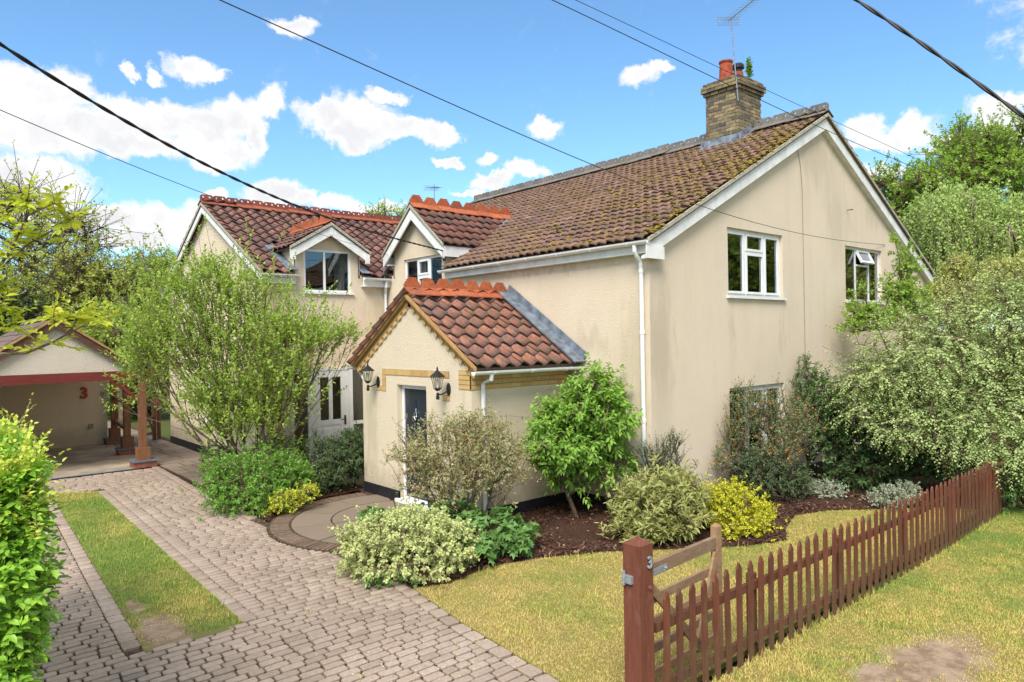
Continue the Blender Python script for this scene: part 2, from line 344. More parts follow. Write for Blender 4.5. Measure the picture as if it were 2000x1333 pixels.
leaf_mat('leaf_hawthorn', [(.09, .14, .04), (.12, .18, .05)], flower=(.6, .6, .52))
leaf_mat('leaf_hedge', [(.10, .21, .025), (.15, .29, .03), (.22, .37, .04), (.07, .16, .02)], spec=.4, rough=.42)
leaf_mat('leaf_hedge_tip', [(.28, .42, .04), (.36, .48, .06), (.42, .50, .08)], trans=.35)
leaf_mat('leaf_ash', [(.36, .42, .03), (.44, .47, .05), (.32, .39, .03), (.40, .34, .05)], trans=.5)
leaf_mat('leaf_gold_shrub', [(.26, .27, .07), (.34, .33, .11), (.21, .24, .06), (.38, .37, .20)], trans=.3)
leaf_mat('grass_blade', [(.38, .29, .12), (.40, .32, .10), (.31, .28, .07), (.22, .25, .05), (.13, .20, .04)], trans=.2, spec=.15, rough=.7)
leaf_mat('moss_lump', [(.10, .074, .014), (.145, .105, .018), (.175, .125, .026), (.07, .056, .013)], trans=.0, spec=.05, rough=1.)
leaf_mat('litter', [(.32, .24, .13), (.42, .33, .19), (.25, .17, .09), (.30, .28, .12)], trans=.1)

# ------------------------------------------------------------------ geometry helpers
V3 = lambda *a: np.array(a, float)
def nrm(v): v = np.asarray(v, float); return v/np.linalg.norm(v)
class MB:
    """collects boxes, prisms and tubes; mesh() makes one mesh of them (world coordinates)"""
    def __init__(s): s.v = []; s.f = []
    def add(s, vs, fs):
        k = len(s.v); s.v += [tuple(map(float, q)) for q in vs]; s.f += [tuple(i+k for i in f) for f in fs]; return s
    def box(s, x0, x1, y0, y1, z0, z1):
        return s.add([(x, y, z) for z in (z0, z1) for x, y in ((x0, y0), (x1, y0), (x1, y1), (x0, y1))],
                     [(3, 2, 1, 0), (4, 5, 6, 7), (0, 1, 5, 4), (1, 2, 6, 5), (2, 3, 7, 6), (3, 0, 4, 7)])
    def obox(s, c, a, b, d):
        """box round centre c with half-axis vectors a, b, d"""
        c, a, b, d = map(lambda q: np.asarray(q, float), (c, a, b, d))
        return s.add([c+i*a+j*b+k*d for k in (-1, 1) for i, j in ((-1, -1), (1, -1), (1, 1), (-1, 1))],
                     [(3, 2, 1, 0), (4, 5, 6, 7), (0, 1, 5, 4), (1, 2, 6, 5), (2, 3, 7, 6), (3, 0, 4, 7)])
    def bar(s, p, q, w, t, side=(0, 0, 1)):
        """straight bar p..q, w wide across `side`-ish, t thick"""
        p, q = np.asarray(p, float), np.asarray(q, float); d = q-p; L = np.linalg.norm(d); d = d/L
        a = np.cross(d, side); a /= np.linalg.norm(a); b = np.cross(a, d)
        return s.obox((p+q)/2, d*L/2, a*t/2, b*w/2)
    def prism(s, poly, a, b, o, n):
        """polygon of (s,t) in axes a,b at o, extruded by vector n"""
        a, b, o, n = map(lambda q: np.asarray(q, float), (a, b, o, n)); k = len(poly)
        vs = [o+a*p+b*q for p, q in poly]; vs += [v+n for v in vs]
        return s.add(vs, [tuple(range(k))[::-1], tuple(range(k, 2*k))]+[(i, (i+1) % k, (i+1) % k+k, i+k) for i in range(k)])
    def tube(s, pts, r, n=8, cap=True):
        pts = [np.asarray(p, float) for p in pts]; k = len(pts); rr = r if hasattr(r, '__len__') else [r]*k
        rows = []; ref = None
        for i, p in enumerate(pts):
            d = nrm(pts[min(i+1, k-1)]-pts[max(i-1, 0)])
            if ref is None: ref = nrm(np.cross(d, (0, 0, 1) if abs(d[2]) < .9 else (1, 0, 0)))
            ref = nrm(ref-d*(ref@d)); b = np.cross(d, ref)
            rows.append([p+rr[i]*(ref*math.cos(2*math.pi*j/n)+b*math.sin(2*math.pi*j/n)) for j in range(n)])
        vs = [q for row in rows for q in row]
        fs = [(i*n+j, i*n+(j+1) % n, (i+1)*n+(j+1) % n, (i+1)*n+j) for i in range(k-1) for j in range(n)]
        if cap: fs += [tuple(range(n))[::-1], tuple(range((k-1)*n, k*n))]
        return s.add(vs, fs)
    def lathe(s, prof, c, n=12):
        c = np.asarray(c, float); k = len(prof)
        vs = [c+V3(r*math.cos(2*math.pi*j/n), r*math.sin(2*math.pi*j/n), z) for r, z in prof for j in range(n)]
        fs = [(i*n+j, i*n+(j+1) % n, (i+1)*n+(j+1) % n, (i+1)*n+j) for i in range(k-1) for j in range(n)]
        return s.add(vs, fs+[tuple(range(n))[::-1], tuple(range((k-1)*n, k*n))])
    def mesh(s, name, mat):
        me = bpy.data.meshes.new(name); me.from_pydata(s.v, [], s.f); me.materials.append(MATS[mat]); me.update(); return me
def np_mesh(name, Vv, Fs, mat, attr=None, smooth=False):
    """fast mesh from arrays; Fs is a list of (m,k) index arrays"""
    me = bpy.data.meshes.new(name); n = len(Vv)
    me.vertices.add(n); me.vertices.foreach_set('co', np.ascontiguousarray(Vv, np.float32).ravel())
    tot = np.concatenate([np.full(len(F), F.shape[1]) for F in Fs]); idx = np.concatenate([F.ravel() for F in Fs])
    me.loops.add(len(idx)); me.loops.foreach_set('vertex_index', idx.astype(np.int32))
    me.polygons.add(len(tot)); me.polygons.foreach_set('loop_start', np.concatenate([[0], np.cumsum(tot)[:-1]]).astype(np.int32))
    me.update(calc_edges=True); me.validate()
    if attr is not None:
        a = me.attributes.new('leaf', 'FLOAT_COLOR', 'POINT'); a.data.foreach_set('color', np.ascontiguousarray(attr, np.float32).ravel())
    if smooth: me.polygons.foreach_set('use_smooth', np.ones(len(me.polygons), bool))
    me.materials.append(MATS[mat]); return me
ORIG = {}                                                          # world origin of a thing or part
def tag(o, label=None, cat=None, group=None, kind=None):
    for k, v in (('label', label), ('category', cat), ('group', group), ('kind', kind)):
        if v: o[k] = v
    return o
def thing(name, label, cat, loc, group=None):
    o = bpy.data.objects.new(name, None); COL.objects.link(o); o.location = tuple(map(float, loc)); o.empty_display_size = .2
    ORIG[o.name] = V3(*loc); return tag(o, label, cat, group)
def part(name, mb, mat, parent=None, kind=None, label=None):
    me = mb.mesh(name, mat) if isinstance(mb, MB) else mb
    o = bpy.data.objects.new(name, me); COL.objects.link(o)
    if parent is not None:
        o.parent = parent; o.location = tuple(-ORIG[parent.name])
    ORIG[o.name] = V3(0, 0, 0)
    return tag(o, label, None, None, kind)
def structure(name, mb, mat): return part(name, mb, mat, None, 'structure')
def place(name, me, parent, M):
    """one more object of a shared mesh, under a part whose own origin is the world origin (or a thing)"""
    o = bpy.data.objects.new(name, me); COL.objects.link(o); o.parent = parent
    k = ORIG[parent.name]
    o.matrix_basis = Matrix.Translation(tuple(-k)) @ M; return o
def frame(o, a, b, c):
    M = Matrix.Identity(4)
    for i in range(3): M[i][0], M[i][1], M[i][2], M[i][3] = a[i], b[i], c[i], o[i]
    return M
def inside(poly, x, y):
    poly = np.asarray(poly, float); r = np.zeros(len(x), bool); j = len(poly)-1
    for i in range(len(poly)):
        xi, yi = poly[i]; xj, yj = poly[j]
        c = ((yi > y) != (yj > y)) & (x < (xj-xi)*(y-yi)/(yj-yi+1e-12)+xi); r ^= c; j = i
    return r

# ------------------------------------------------------------------ ground, drive, lawn, beds
g = MB(); g.box(-900, 1400, -700, 1400, -.5, -.12); structure('ground', g, 'far_ground')
CC, CR, CRO = V3(6.35, 10.4), 1.76, 2.10                           # round patio by the door
DRIVE = [(.35, 1.0), (4.28, 1.0), (4.28, 4.36), (4.42, 6.0), (4.60, 7.24), (4.75, 8.6), (4.55, 12.0), (4.57, 15.4), (4.68, 18.75), (.35, 18.75)]
STRIP = [(2.21, 16.9), (2.95, 16.5), (2.70, 7.62), (1.74, 7.73)]
LAWN = [(4.30, 3.62), (4.28, 4.36), (4.42, 6.0), (4.60, 7.24), (5.0, 7.05), (5.74, 7.20), (6.4, 7.05), (7.37, 6.55), (8.1, 6.0), (8.9, 5.40), (9.6, 5.12),
        (10.2, 5.45), (11.0, 5.72), (11.7, 5.5), (12.3, 5.0), (13.2, 4.3), (13.6, 3.62)]
VERGE = [(4.40, 3.50), (40, 3.50), (40, -12), (-6, -12), (-6, .9), (4.40, .9)]
BED = LAWN[3:] + [(20.5, 3.62), (20.5, 7.2), (9.2, 7.2), (9.2, 9.0), (6.9, 9.0), (5.9, 8.75), (4.75, 8.6)]
BED2 = [(4.57, 15.3), (4.55, 12.0), (4.62, 11.65), (5.2, 12.35), (6.0, 12.62), (6.9, 12.75), (6.9, 13.5), (6.5, 14.4), (6.0, 15.35)]
def flat(poly, z, dz=.05):
    b = MB(); b.prism(poly, (1, 0, 0), (0, 1, 0), (0, 0, z-dz), (0, 0, dz)); return b
drive = structure('driveway', flat(DRIVE, -.026), 'sand_joint')
structure('verge', flat(VERGE, -.006), 'turf')
structure('lawn', flat(LAWN, -.004), 'turf')
strip = structure('grass_strip', flat(STRIP[:2]+[(2.71, 7.52), (1.73, 7.53)], -.002, .04), 'turf_strip')
def bed(name, poly, seed):
    """mulched soil, slightly heaped"""
    h_ = .075; xs = np.arange(4.2, 20.6, h_); ys = np.arange(3.4, 15.6, h_); X, Y = np.meshgrid(xs, ys, indexing='ij')
    r2 = np.random.default_rng(seed); pl = np.array(poly); dist = np.full(X.shape, 9.)
    for a, b in zip(pl, np.roll(pl, -1, 0)):
        d = b-a; t = np.clip(((X-a[0])*d[0]+(Y-a[1])*d[1])/(d@d), 0, 1); dist = np.minimum(dist, np.hypot(X-a[0]-t*d[0], Y-a[1]-t*d[1]))
    Z = np.minimum(1, dist/.35)*(.012+.035*np.abs(np.sin(X*2.1+seed)*np.cos(Y*1.7))+r2.random(X.shape)*.02)-.004
    ok = inside(poly, (X[:-1, :-1]+h_/2).ravel(), (Y[:-1, :-1]+h_/2).ravel()).reshape(len(xs)-1, len(ys)-1)
    idx = np.arange(X.size).reshape(X.shape); a, b, c, d = idx[:-1, :-1][ok], idx[1:, :-1][ok], idx[1:, 1:][ok], idx[:-1, 1:][ok]
    o = structure(name, np_mesh(name, np.stack([X.ravel(), Y.ravel(), Z.ravel()], 1), [np.stack([a, b, c, d], 1)], 'mulch', smooth=True), None)
    return o
bed('flower_bed', BED, 1); bed('flower_bed', BED2, 2)
structure('bed_soil', flat(BED, -.002, .03), 'mulch'); structure('bed_soil', flat(BED2, -.002, .03), 'mulch')
def scatter(poly, n, bx=None, r=rng):
    p = np.asarray(poly); x0, y0 = p.min(0); x1, y1 = p.max(0)
    if bx: x0, x1, y0, y1 = bx
    x = r.uniform(x0, x1, n); y = r.uniform(y0, y1, n); k = inside(poly, x, y); return x[k], y[k]
def bark_chips():
    X = []; 
    for poly, n, bx in ((BED, 26000, (4.5, 15, 3.6, 9)), (BED2, 3000, None)):
        x, y = scatter(poly, n, bx); X.append(np.stack([x, y], 1))
    X = np.concatenate(X); n = len(X); a = rng.uniform(0, 6.28, n); L = rng.uniform(.012, .04, n); W = rng.uniform(.006, .014, n); tz = rng.uniform(-.6, .6, n)
    c = np.column_stack([X, rng.uniform(.008, .05, n)]); d = np.stack([np.cos(a)*np.cos(tz), np.sin(a)*np.cos(tz), np.sin(tz)], 1)*L[:, None]; w = np.stack([-np.sin(a), np.cos(a), rng.uniform(-.5, .5, n)], 1)*W[:, None]
    Vv = np.stack([c-d-w, c+d-w, c+d+w, c-d+w], 1).reshape(-1, 3)
    o = part('bark_chips', np_mesh('bark_chips', Vv, [np.arange(4*n).reshape(-1, 4)], 'bark_chip'), None, None, 'stuff')
    tag(o, 'dark reddish bark chips mulching the flower beds', 'mulch')
bark_chips()
def value_noise(x, y, sc, seed):
    r = np.random.default_rng(seed); G = r.random((64, 64)); x, y = x/sc+20, y/sc+20
    i, j = np.floor(x).astype(int), np.floor(y).astype(int); fx, fy = x-i, y-j; fx = fx*fx*(3-2*fx); fy = fy*fy*(3-2*fy)
    q = lambda a, b: G[a % 64, b % 64]
    return (q(i, j)*(1-fx)+q(i+1, j)*fx)*(1-fy)+(q(i, j+1)*(1-fx)+q(i+1, j+1)*fx)*fy
def bare(x, y):
    b = np.zeros(len(x))
    for cx, cy, a, c in PATCH: b = np.maximum(b, 1.25-np.hypot((x-cx)/a, (y-cy)/c)-.5*(value_noise(x, y, .13, 3)-.5))
    return b
def grass(name, poly, n, bx, hgt, lush, label):
    """single blades; lush shifts them from dry straw to green"""
    x, y = scatter(poly, n, bx); k = bare(x, y) < rng.random(len(x))*.7; x, y = x[k], y[k]
    t = lush+.8*(value_noise(x, y, .9, 11)-.5)+.6*(value_noise(x, y, .25, 12)-.5)+.5*(value_noise(x, y, .09, 13)-.5)+rng.normal(0, .27, len(x))
    if name == 'verge_grass': t += .35*np.clip((x-8)/3, 0, 1)
    n = len(x); tall = hgt*(.55+.8*rng.random(n))*(.75+.5*value_noise(x, y, .35, 5))
    edge = rng.random(n) < .03*(value_noise(x, y, .5, 6) > .55)+.10*((np.abs(y-3.46) < .09) & (x > 4.4)); tall = np.where(edge, tall*rng.uniform(1.8, 4.2, n), tall)
    a = rng.uniform(0, 6.28, n); ln = rng.uniform(.2, 1.1, n)*tall; w = rng.uniform(.003, .006, n)
    c = np.stack([x, y, np.full(n, -.01)], 1); s = np.stack([-np.sin(a), np.cos(a), np.zeros(n)], 1)*w[:, None]
    d = np.stack([np.cos(a)*ln, np.sin(a)*ln, tall], 1)
    Vv = np.stack([c-s, c+s, c+d], 1).reshape(-1, 3); i = np.arange(n)[:, None]*3
    at4 = np.repeat(np.stack([np.clip(t, 0, 1), np.full(n, .5), np.zeros(n), np.ones(n)], 1), 3, 0)
    o = part(name, np_mesh(name, Vv, [i+np.array([0, 1, 2])], 'grass_blade', at4), None, None, 'stuff')
    tag(o, label, 'grass')
grass('lawn_grass', LAWN, 260000, None, .019, .42, 'short dry yellowish lawn grass between the flower bed and the picket fence')
grass('verge_grass', VERGE, 230000, (4.4, 14.5, .9, 3.5), .019, .50, 'short patchy verge grass outside the picket fence')
grass('strip_grass', STRIP, 90000, None, .030, .88, 'green grass strip between the two paved wheel tracks')
# paving blocks -----------------------------------------------------
def block_mesh(name, L, W, mat, r=.022, top=.0, h=.05):
    """small sett with rounded corners and a soft arris"""
    x, y = L/2, W/2; o = [(-x+r, -y), (x-r, -y), (x, -y+r), (x, y-r), (x-r, y), (-x+r, y), (-x, y-r), (-x, -y+r)]
    k = 1-.005/y; kx = 1-.005/x
    Vv = [(a, b, top-h) for a, b in o]+[(a, b, top-.0045) for a, b in o]+[(a*kx, b*k, top) for a, b in o]
    fs = [(i+8*j, (i+1) % 8+8*j, (i+1) % 8+8*(j+1), i+8*(j+1)) for j in range(2) for i in range(8)]+[tuple(range(16, 24))]
    me = bpy.data.meshes.new(name); me.from_pydata(Vv, [], fs); me.materials.append(MATS[mat]); return me
def bake(items, name, mat):
    """many placed shared meshes -> one mesh"""
    Vs, F4, FN, k = [], {}, {}, 0
    cache = {}; acache = {}; As = []
    for me, M in items:
        if me.name not in cache:
            co_ = np.empty(len(me.vertices)*3, np.float32); me.vertices.foreach_get('co', co_); cache[me.name] = (co_.reshape(-1, 3), [tuple(p.vertices) for p in me.polygons])
        v, fs = cache[me.name]; A = np.array(M)
        if 'leaf' in me.attributes:
            if me.name not in acache:
                q = np.empty(len(me.vertices)*4, np.float32); me.attributes['leaf'].data.foreach_get('color', q); acache[me.name] = q.reshape(-1, 4)
            As.append(acache[me.name])
        Vs.append(v @ A[:3, :3].T+A[:3, 3])
        for f in fs: F4.setdefault(len(f), []).append([q+k for q in f])
        k += len(v)
    return np_mesh(name, np.concatenate(Vs), [np.array(q) for q in F4.values()], mat, np.concatenate(As) if As else None)
def pave():
    items = []; W = .116
    meshes = [block_mesh('paving_block', l-.021, W-.022, 'paver', .015) for l in (.205, .235, .15)]
    lens = [.205, .235, .15]; sp = np.array(STRIP); y = 1.05; row = 0
    while y < 18.66:
        xe = drive_edge(y)-.175
        dy = abs(y-CC[1])
        if dy < CRO+.02: xe = min(xe, CC[0]-math.sqrt((CRO+.02)**2-dy*dy)-.01)
        sl_, sr_ = np.interp(y, [7.73, 16.9], [sp[3][0], sp[0][0]])-.165, np.interp(y, [7.62, 16.5], [sp[2][0], sp[1][0]])+.165
        spans = [(.36, sl_), (sr_, xe)] if 7.62 < y < 16.75 else [(.36, xe)]
        for x, x1 in spans:
            x += 0 if spans[0][0] != x else -.1*random.random()
            while x < x1-.05:
                q = random.choices((0, 1, 2), (6, 3, 2))[0]; L = lens[q]
                if x+L > x1-.06: L = x1-x
                if L > .30: L = L/2
                cx, cy = x+L/2, y+random.gauss(0, .002)
                M = Matrix.Translation((cx, cy, random.gauss(-.002, .0025))) @ Matrix.Rotation(random.gauss(0, .012), 4, 'Z') @ Matrix.Rotation(random.gauss(0, .014), 4, 'X') @ Matrix.Rotation(random.gauss(0, .010), 4, 'Y') @ Matrix.Diagonal((L/lens[q], 1, 1, 1))
                items.append((meshes[q], M, cx, cy)); x += L
        y += W; row += 1
    # soldier courses along the grass strip and the lawn
    sold = block_mesh('edging_block', .155, .20, 'paver', .018)
    def edge(p, q, off):
        p, q = np.array(p), np.array(q); d = q-p; L = np.linalg.norm(d); d /= L; n = np.array([-d[1], d[0]])*off; k = int(L/.212)
        for i in range(k):
            c = p+d*(i+.5)*L/k+n
            M = Matrix.Translation((c[0], c[1], random.gauss(.001, .003))) @ Matrix.Rotation(math.atan2(d[1], d[0])+math.pi/2+random.gauss(0, .03), 4, 'Z')
            items.append((sold, M, c[0], c[1]))
    edge(STRIP[3], STRIP[0], .08); edge(STRIP[1], STRIP[2], .08)
    for a, b in zip(DRIVE[1:5], DRIVE[2:6]): edge(a, b, .085)
    for a, b in zip(DRIVE[6:8], DRIVE[7:9]): edge(a, b, .085)
    vis = [it for it in items]
    def key(it):
        p = V3(it[2], it[3], 0)-CAM; d = p @ FW
        if d < .5: return 1e9
        px = 1000+FPX*(p @ RT)/d; py = 666.5-FPX*(p @ UP)/d
        return d if (-10 < px < 2010 and py < 1345 and px > 60) else 1e6+d
    vis.sort(key=key)
    for me, M, _, _ in vis[:300]: place(me.name.split('.')[0], me, drive, M)
    part('paving_blocks', bake([(a, b) for a, b, _, _ in vis[300:]], 'paving_blocks', 'paver'), None, drive, 'stuff')
def drive_edge(y):
    e = [(4.28, 1.), (4.28, 4.36), (4.42, 6.), (4.60, 7.24), (4.75, 8.6), (4.55, 12.), (4.57, 15.4), (4.68, 18.75)]
    return float(np.interp(y, [q[1] for q in e], [q[0] for q in e]))
pave()
def round_patio():
    n = 48
    base = MB(); base.prism([(CC[0]+(CRO+.02)*math.cos(6.2832*i/n), CC[1]+(CRO+.02)*math.sin(6.2832*i/n)) for i in range(n)], (1, 0, 0), (0, 1, 0), (0, 0, -.06), (0, 0, .055))
    ro = structure('round_patio', base, 'sand_joint')
    brick = block_mesh('edging_brick', .29, .060, 'brick_brown', .008)
    for i in range(int(6.283*1.93/.078)):
        a = 6.2832*i/int(6.283*1.93/.078); c = CC+1.93*np.array([math.cos(a), math.sin(a)])
        if c[0] > 6.75 or (c[1] < 9.1 and c[0] > 5.9): continue
        place('edging_brick', brick, ro, Matrix.Translation((c[0], c[1], random.gauss(.004, .004))) @ Matrix.Rotation(a+random.gauss(0, .03), 4, 'Z'))
    def sector(r0, r1, a0, a1):
        b = MB(); k = max(2, int((a1-a0)/.12)); gp = .014
        aa = [a0+gp/r1+(a1-a0-2*gp/r1)*i/k for i in range(k+1)]
        poly = [(CC[0]+r1*math.cos(a), CC[1]+r1*math.sin(a)) for a in aa]+[(CC[0]+max(r0, .02)*math.cos(a), CC[1]+max(r0, .02)*math.sin(a)) for a in aa[::-1]]
        b.prism(poly, (1, 0, 0), (0, 1, 0), (0, 0, -.03), (0, 0, .032+random.gauss(0, .002))); part('paving_slab', b, 'flagstone', ro)
    for r0, r1, k, o in ((.0, .42, 2, .4), (.44, 1.10, 7, .2), (1.12, CR-.01, 11, .0)):
        for i in range(k):
            a0, a1 = 6.2832*i/k+o, 6.2832*(i+1)/k+o
            mx = CC[0]+(r0+r1)/2*math.cos((a0+a1)/2)
            if mx < 7.05: sector(r0+.006, r1-.004, a0, a1)
round_patio()
def flagstones():
    b = MB(); b.prism([(4.70, 15.42), (6.25, 15.42), (6.25, 13.9), (6.75, 13.2), (7.0, 12.62), (9.2, 12.62), (9.2, 15.4), (6.3, 15.4), (6.3, 32), (3.2, 32), (3.2, 24.5), (4.70, 24.5)], (1, 0, 0), (0, 1, 0), (0, 0, -.07), (0, 0, .06))
    ro = structure('flagstone_path', b, 'sand_joint')
    y = 15.45
    def slab(x0, x1, y0, y1):
        m_ = MB(); j = lambda: random.uniform(.008, .02); z = random.gauss(.004, .003)
        m_.prism([(x0+j(), y0+j()), (x1-j(), y0+j()), (x1-j(), y1-j()), (x0+j(), y1-j())], (1, 0, 0), (0, 1, 0), (0, 0, z-.04), (0, 0, .04)); part('paving_slab', m_, 'flagstone', ro)
    while y < 31:
        h = random.choice((.45, .6, .6, .75)); x = 4.72 if y < 24.3 else 3.3
        while x < 6.05:
            w = random.choice((.45, .6, .75, .3)); x1 = min(x+w, 6.08)
            if 6.08-x1 < .2: x1 = 6.08
            slab(x, x1, y, y+h); x = x1
        y += h
    y = 12.65
    while y < 15.3:
        h = random.choice((.45, .6)); x = 7.05 if y < 13.2 else 6.8
        while x < 9.1:
            w = random.choice((.45, .6, .75)); x1 = min(x+w, 9.18); slab(x, x1, y, min(y+h, 15.38)); x = x1
        y += h
flagstones()

# ------------------------------------------------------------------ the cottage
COT = thing('cottage', 'two storey cream rendered cottage with red pantile roofs, dormers, porch and brick chimney', 'house', (9.2, 7.2, 0))
def wall(name, o, ax, tops, holes, n, mat, reveal=.11, z0=0.):
    """wall sheet in axes ax/up at o (s measured along ax); tops = [(s0,z0,s1,z1)..]; holes = (s0,s1,z0,z1); n = outward normal"""
    o, ax, n = V3(*o), V3(*ax), V3(*n); b = MB()
    cuts = sorted({q for t in tops for q in (t[0], t[2])} | {q for h in holes for q in h[:2]})
    pt = lambda s, z: o+ax*s+V3(0, 0, z)
    def top(s, side):
        for a, za, c, zc in tops:
            if a-1e-6 <= s <= c+1e-6 and ((side > 0 and s < c-1e-6) or (side < 0 and s > a+1e-6)): return za+(zc-za)*(s-a)/(c-a)
    for s0, s1 in zip(cuts[:-1], cuts[1:]):
        ta, tb = top(s0, 1), top(s1, -1)
        if ta is None or tb is None: continue
        hs = sorted([h for h in holes if h[0] < (s0+s1)/2 < h[1]], key=lambda h: h[2]); z = z0
        for h in hs:
            if h[2] > z+1e-6: b.add([pt(s0, z), pt(s1, z), pt(s1, h[2]), pt(s0, h[2])], [(0, 1, 2, 3)])
            z = h[3]
        b.add([pt(s0, z), pt(s1, z), pt(s1, tb), pt(s0, ta)], [(0, 1, 2, 3)])
    for s0, s1, za, zb in holes:                                    # reveals
        c = [pt(s0, za), pt(s1, za), pt(s1, zb), pt(s0, zb)]
        for i in range(4): p, q = c[i], c[(i+1) % 4]; b.add([p, q, q-n*reveal, p-n*reveal], [(0, 1, 2, 3)])
    return part(name, b, mat, COT)
def pantile_mesh(w, L, h, mat, name='roof_tile', nx=8, lift=.040):
    """one S-shaped pantile: x across, y up the slope, z out of the roof"""
    prof = []
    for i in range(nx+1):
        t = i/nx; prof.append((t*w, h*(math.sin(2*math.pi*(t+.02))*.75+.25*math.sin(4*math.pi*t+.6))))
    vs = [(x, 0, z+lift+.012) for x, z in prof]+[(x, L, z+.008) for x, z in prof]+[(x, .002, z+lift-.012) for x, z in prof]
    k = nx+1
    fs = [(i, i+1, i+1+k, i+k) for i in range(nx)]+[(i+2*k, i+1+2*k, i+1, i) for i in range(nx)]
    me = bpy.data.meshes.new(name); me.from_pydata(vs, [], fs); me.materials.append(MATS[mat])
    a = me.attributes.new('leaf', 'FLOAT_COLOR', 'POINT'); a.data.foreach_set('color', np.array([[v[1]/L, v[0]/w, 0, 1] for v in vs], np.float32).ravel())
    me.polygons.foreach_set('use_smooth', [True]*nx+[False]*nx); return me
def lay_tiles(roof, o, ax, up, width, length, w, gauge, h, mat, keep, limit=300, jit=1., mesh=None, first=0.):
    o, ax, up = V3(*o), nrm(ax), nrm(up); n = np.cross(ax, up)
    me = mesh or pantile_mesh(w, gauge+.075, h, mat); items = []
    nc, nr = int(round(width/w)), int(math.ceil(length/gauge))
    for r in range(nr):
        for c in range(nc):
            p = o+ax*(c*w)+up*(r*gauge+first)
            mid = p+ax*w/2+up*gauge/2
            if mid @ up > (o+up*length) @ up-.02 or not keep(mid): continue
            R = Matrix.Rotation(random.gauss(0, .009*jit), 4, 'Z') @ Matrix.Rotation(random.gauss(0, .012*jit), 4, 'Y') @ Matrix.Rotation(random.gauss(0, .006*jit), 4, 'X')
            q = p+n*random.gauss(0, .004*jit)+up*random.gauss(0, .006*jit)
            items.append((depth(mid), frame(q, ax, up, n) @ R))
    items.sort(key=lambda t: t[0])
    for d, M in items[:limit]: place('roof_tile', me, roof, M)
    if len(items) > limit: part('roof_tiles', bake([(me, M) for d, M in items[limit:]], 'roof_tiles', mat), None, roof, 'stuff')
    return len(items)
def ridge_wings(b, L, wing, pitch):
    c, s = math.cos(pitch)*wing, math.sin(pitch)*wing; t = .018
    b.prism([(-c, -s-t), (-c, -s), (0, 0), (c, -s), (c, -s-t), (0, -t*1.3)], (0, 1, 0), (0, 0, 1), (.004, 0, 0), (L-.008, 0, 0))
def crest_mesh(L, mat, pitch, hh=.20, wing=.16):
    b = MB(); ridge_wings(b, L, wing, pitch)
    st = [(.0, .0), (.0, .34), (.07, .34), (.07, .56), (.15, .56), (.15, .80), (.24, .80), (.24, 1.), (.76, 1.), (.76, .80), (.85, .80), (.85, .56), (.93, .56), (.93, .34), (1, .34), (1, 0)]
    b.prism([(.003+p*(L-.006), q*hh-.01) for p, q in st], (1, 0, 0), (0, 0, 1), (0, -.013, 0), (0, .026, 0))
    return b.mesh('ridge_tile', mat)
def holed_mesh(L, mat, pitch, hh=.16, wing=.17, r=.036):
    """ridge tile with two round holes pierced through its crest"""
    b = MB(); ridge_wings(b, L, wing, pitch); t = .014
    cells = [(.004, L/2), (L/2, L-.004)]
    for q, (x0, x1) in enumerate(cells):
        cx, cz = (x0+x1)/2, hh*.56; ch = hh*.30; g0 = ch if q == 0 else .0; g1 = ch if q == 1 else .0
        out = [(x0, -.01), (cx, -.01), (x1, -.01), (x1, cz), (x1, hh-g1), (x1-g1, hh) if g1 else (x1, hh), (cx, hh), (x0+g0, hh) if g0 else (x0, hh), (x0, hh-g0), (x0, cz)]
        k = len(out); hole = []
        for x, z in out:
            a = math.atan2(z-cz, x-cx); hole.append((cx+r*math.cos(a), cz+r*math.sin(a)))
        vs = [(x, -t, z) for x, z in out]+[(x, -t, z) for x, z in hole]+[(x, t, z) for x, z in out]+[(x, t, z) for x, z in hole]
        fs = []
        for i in range(k):
            j = (i+1) % k
            fs += [(i, j, k+j, k+i), (2*k+j, 2*k+i, 3*k+i, 3*k+j), (k+i, k+j, 3*k+j, 3*k+i), (j, i, 2*k+i, 2*k+j)]
        b.add(vs, fs)
    return b.mesh('ridge_tile', mat)
def ridge_row(roof, me, o, ax, L, n, jit=.006):
    ax = nrm(ax); z = V3(0, 0, 1)
    for i in range(n):
        p = V3(*o)+ax*L*i+V3(0, 0, random.gauss(0, jit))
        place('ridge_tile', me, roof, frame(p, ax, np.cross(z, ax), z) @ Matrix.Rotation(random.gauss(0, .008), 4, 'Y') @ Matrix.Rotation(random.gauss(0, .012), 4, 'X'))
# roof planes: z = f(x) or f(y)
SM = .509; EM = 4.53; RX = 15.25; RZ = EM+SM*(RX-9.0)                # main: eave x 9.0, ridge x 15.25
SW = .525; RWY = 19.2; RWZ = EM+SW*(RWY-15.2)                        # wing: eave y 15.2, ridge y 19.2
zM = lambda x: EM+SM*(x-9.0)
zW = lambda y: EM+SW*(y-15.2)
DC, DZ, DS, DH = 13.95, 6.10, .80, 1.28                             # dormer on the long wall: ridge y, z, slope, half span
WC, WZ, WS, WH = 7.60, 5.72, .60, 1.00                              # dormer of the wing
PC, PZ, PSL, PH = 10.78, 3.80, .635, 2.02                            # porch roof
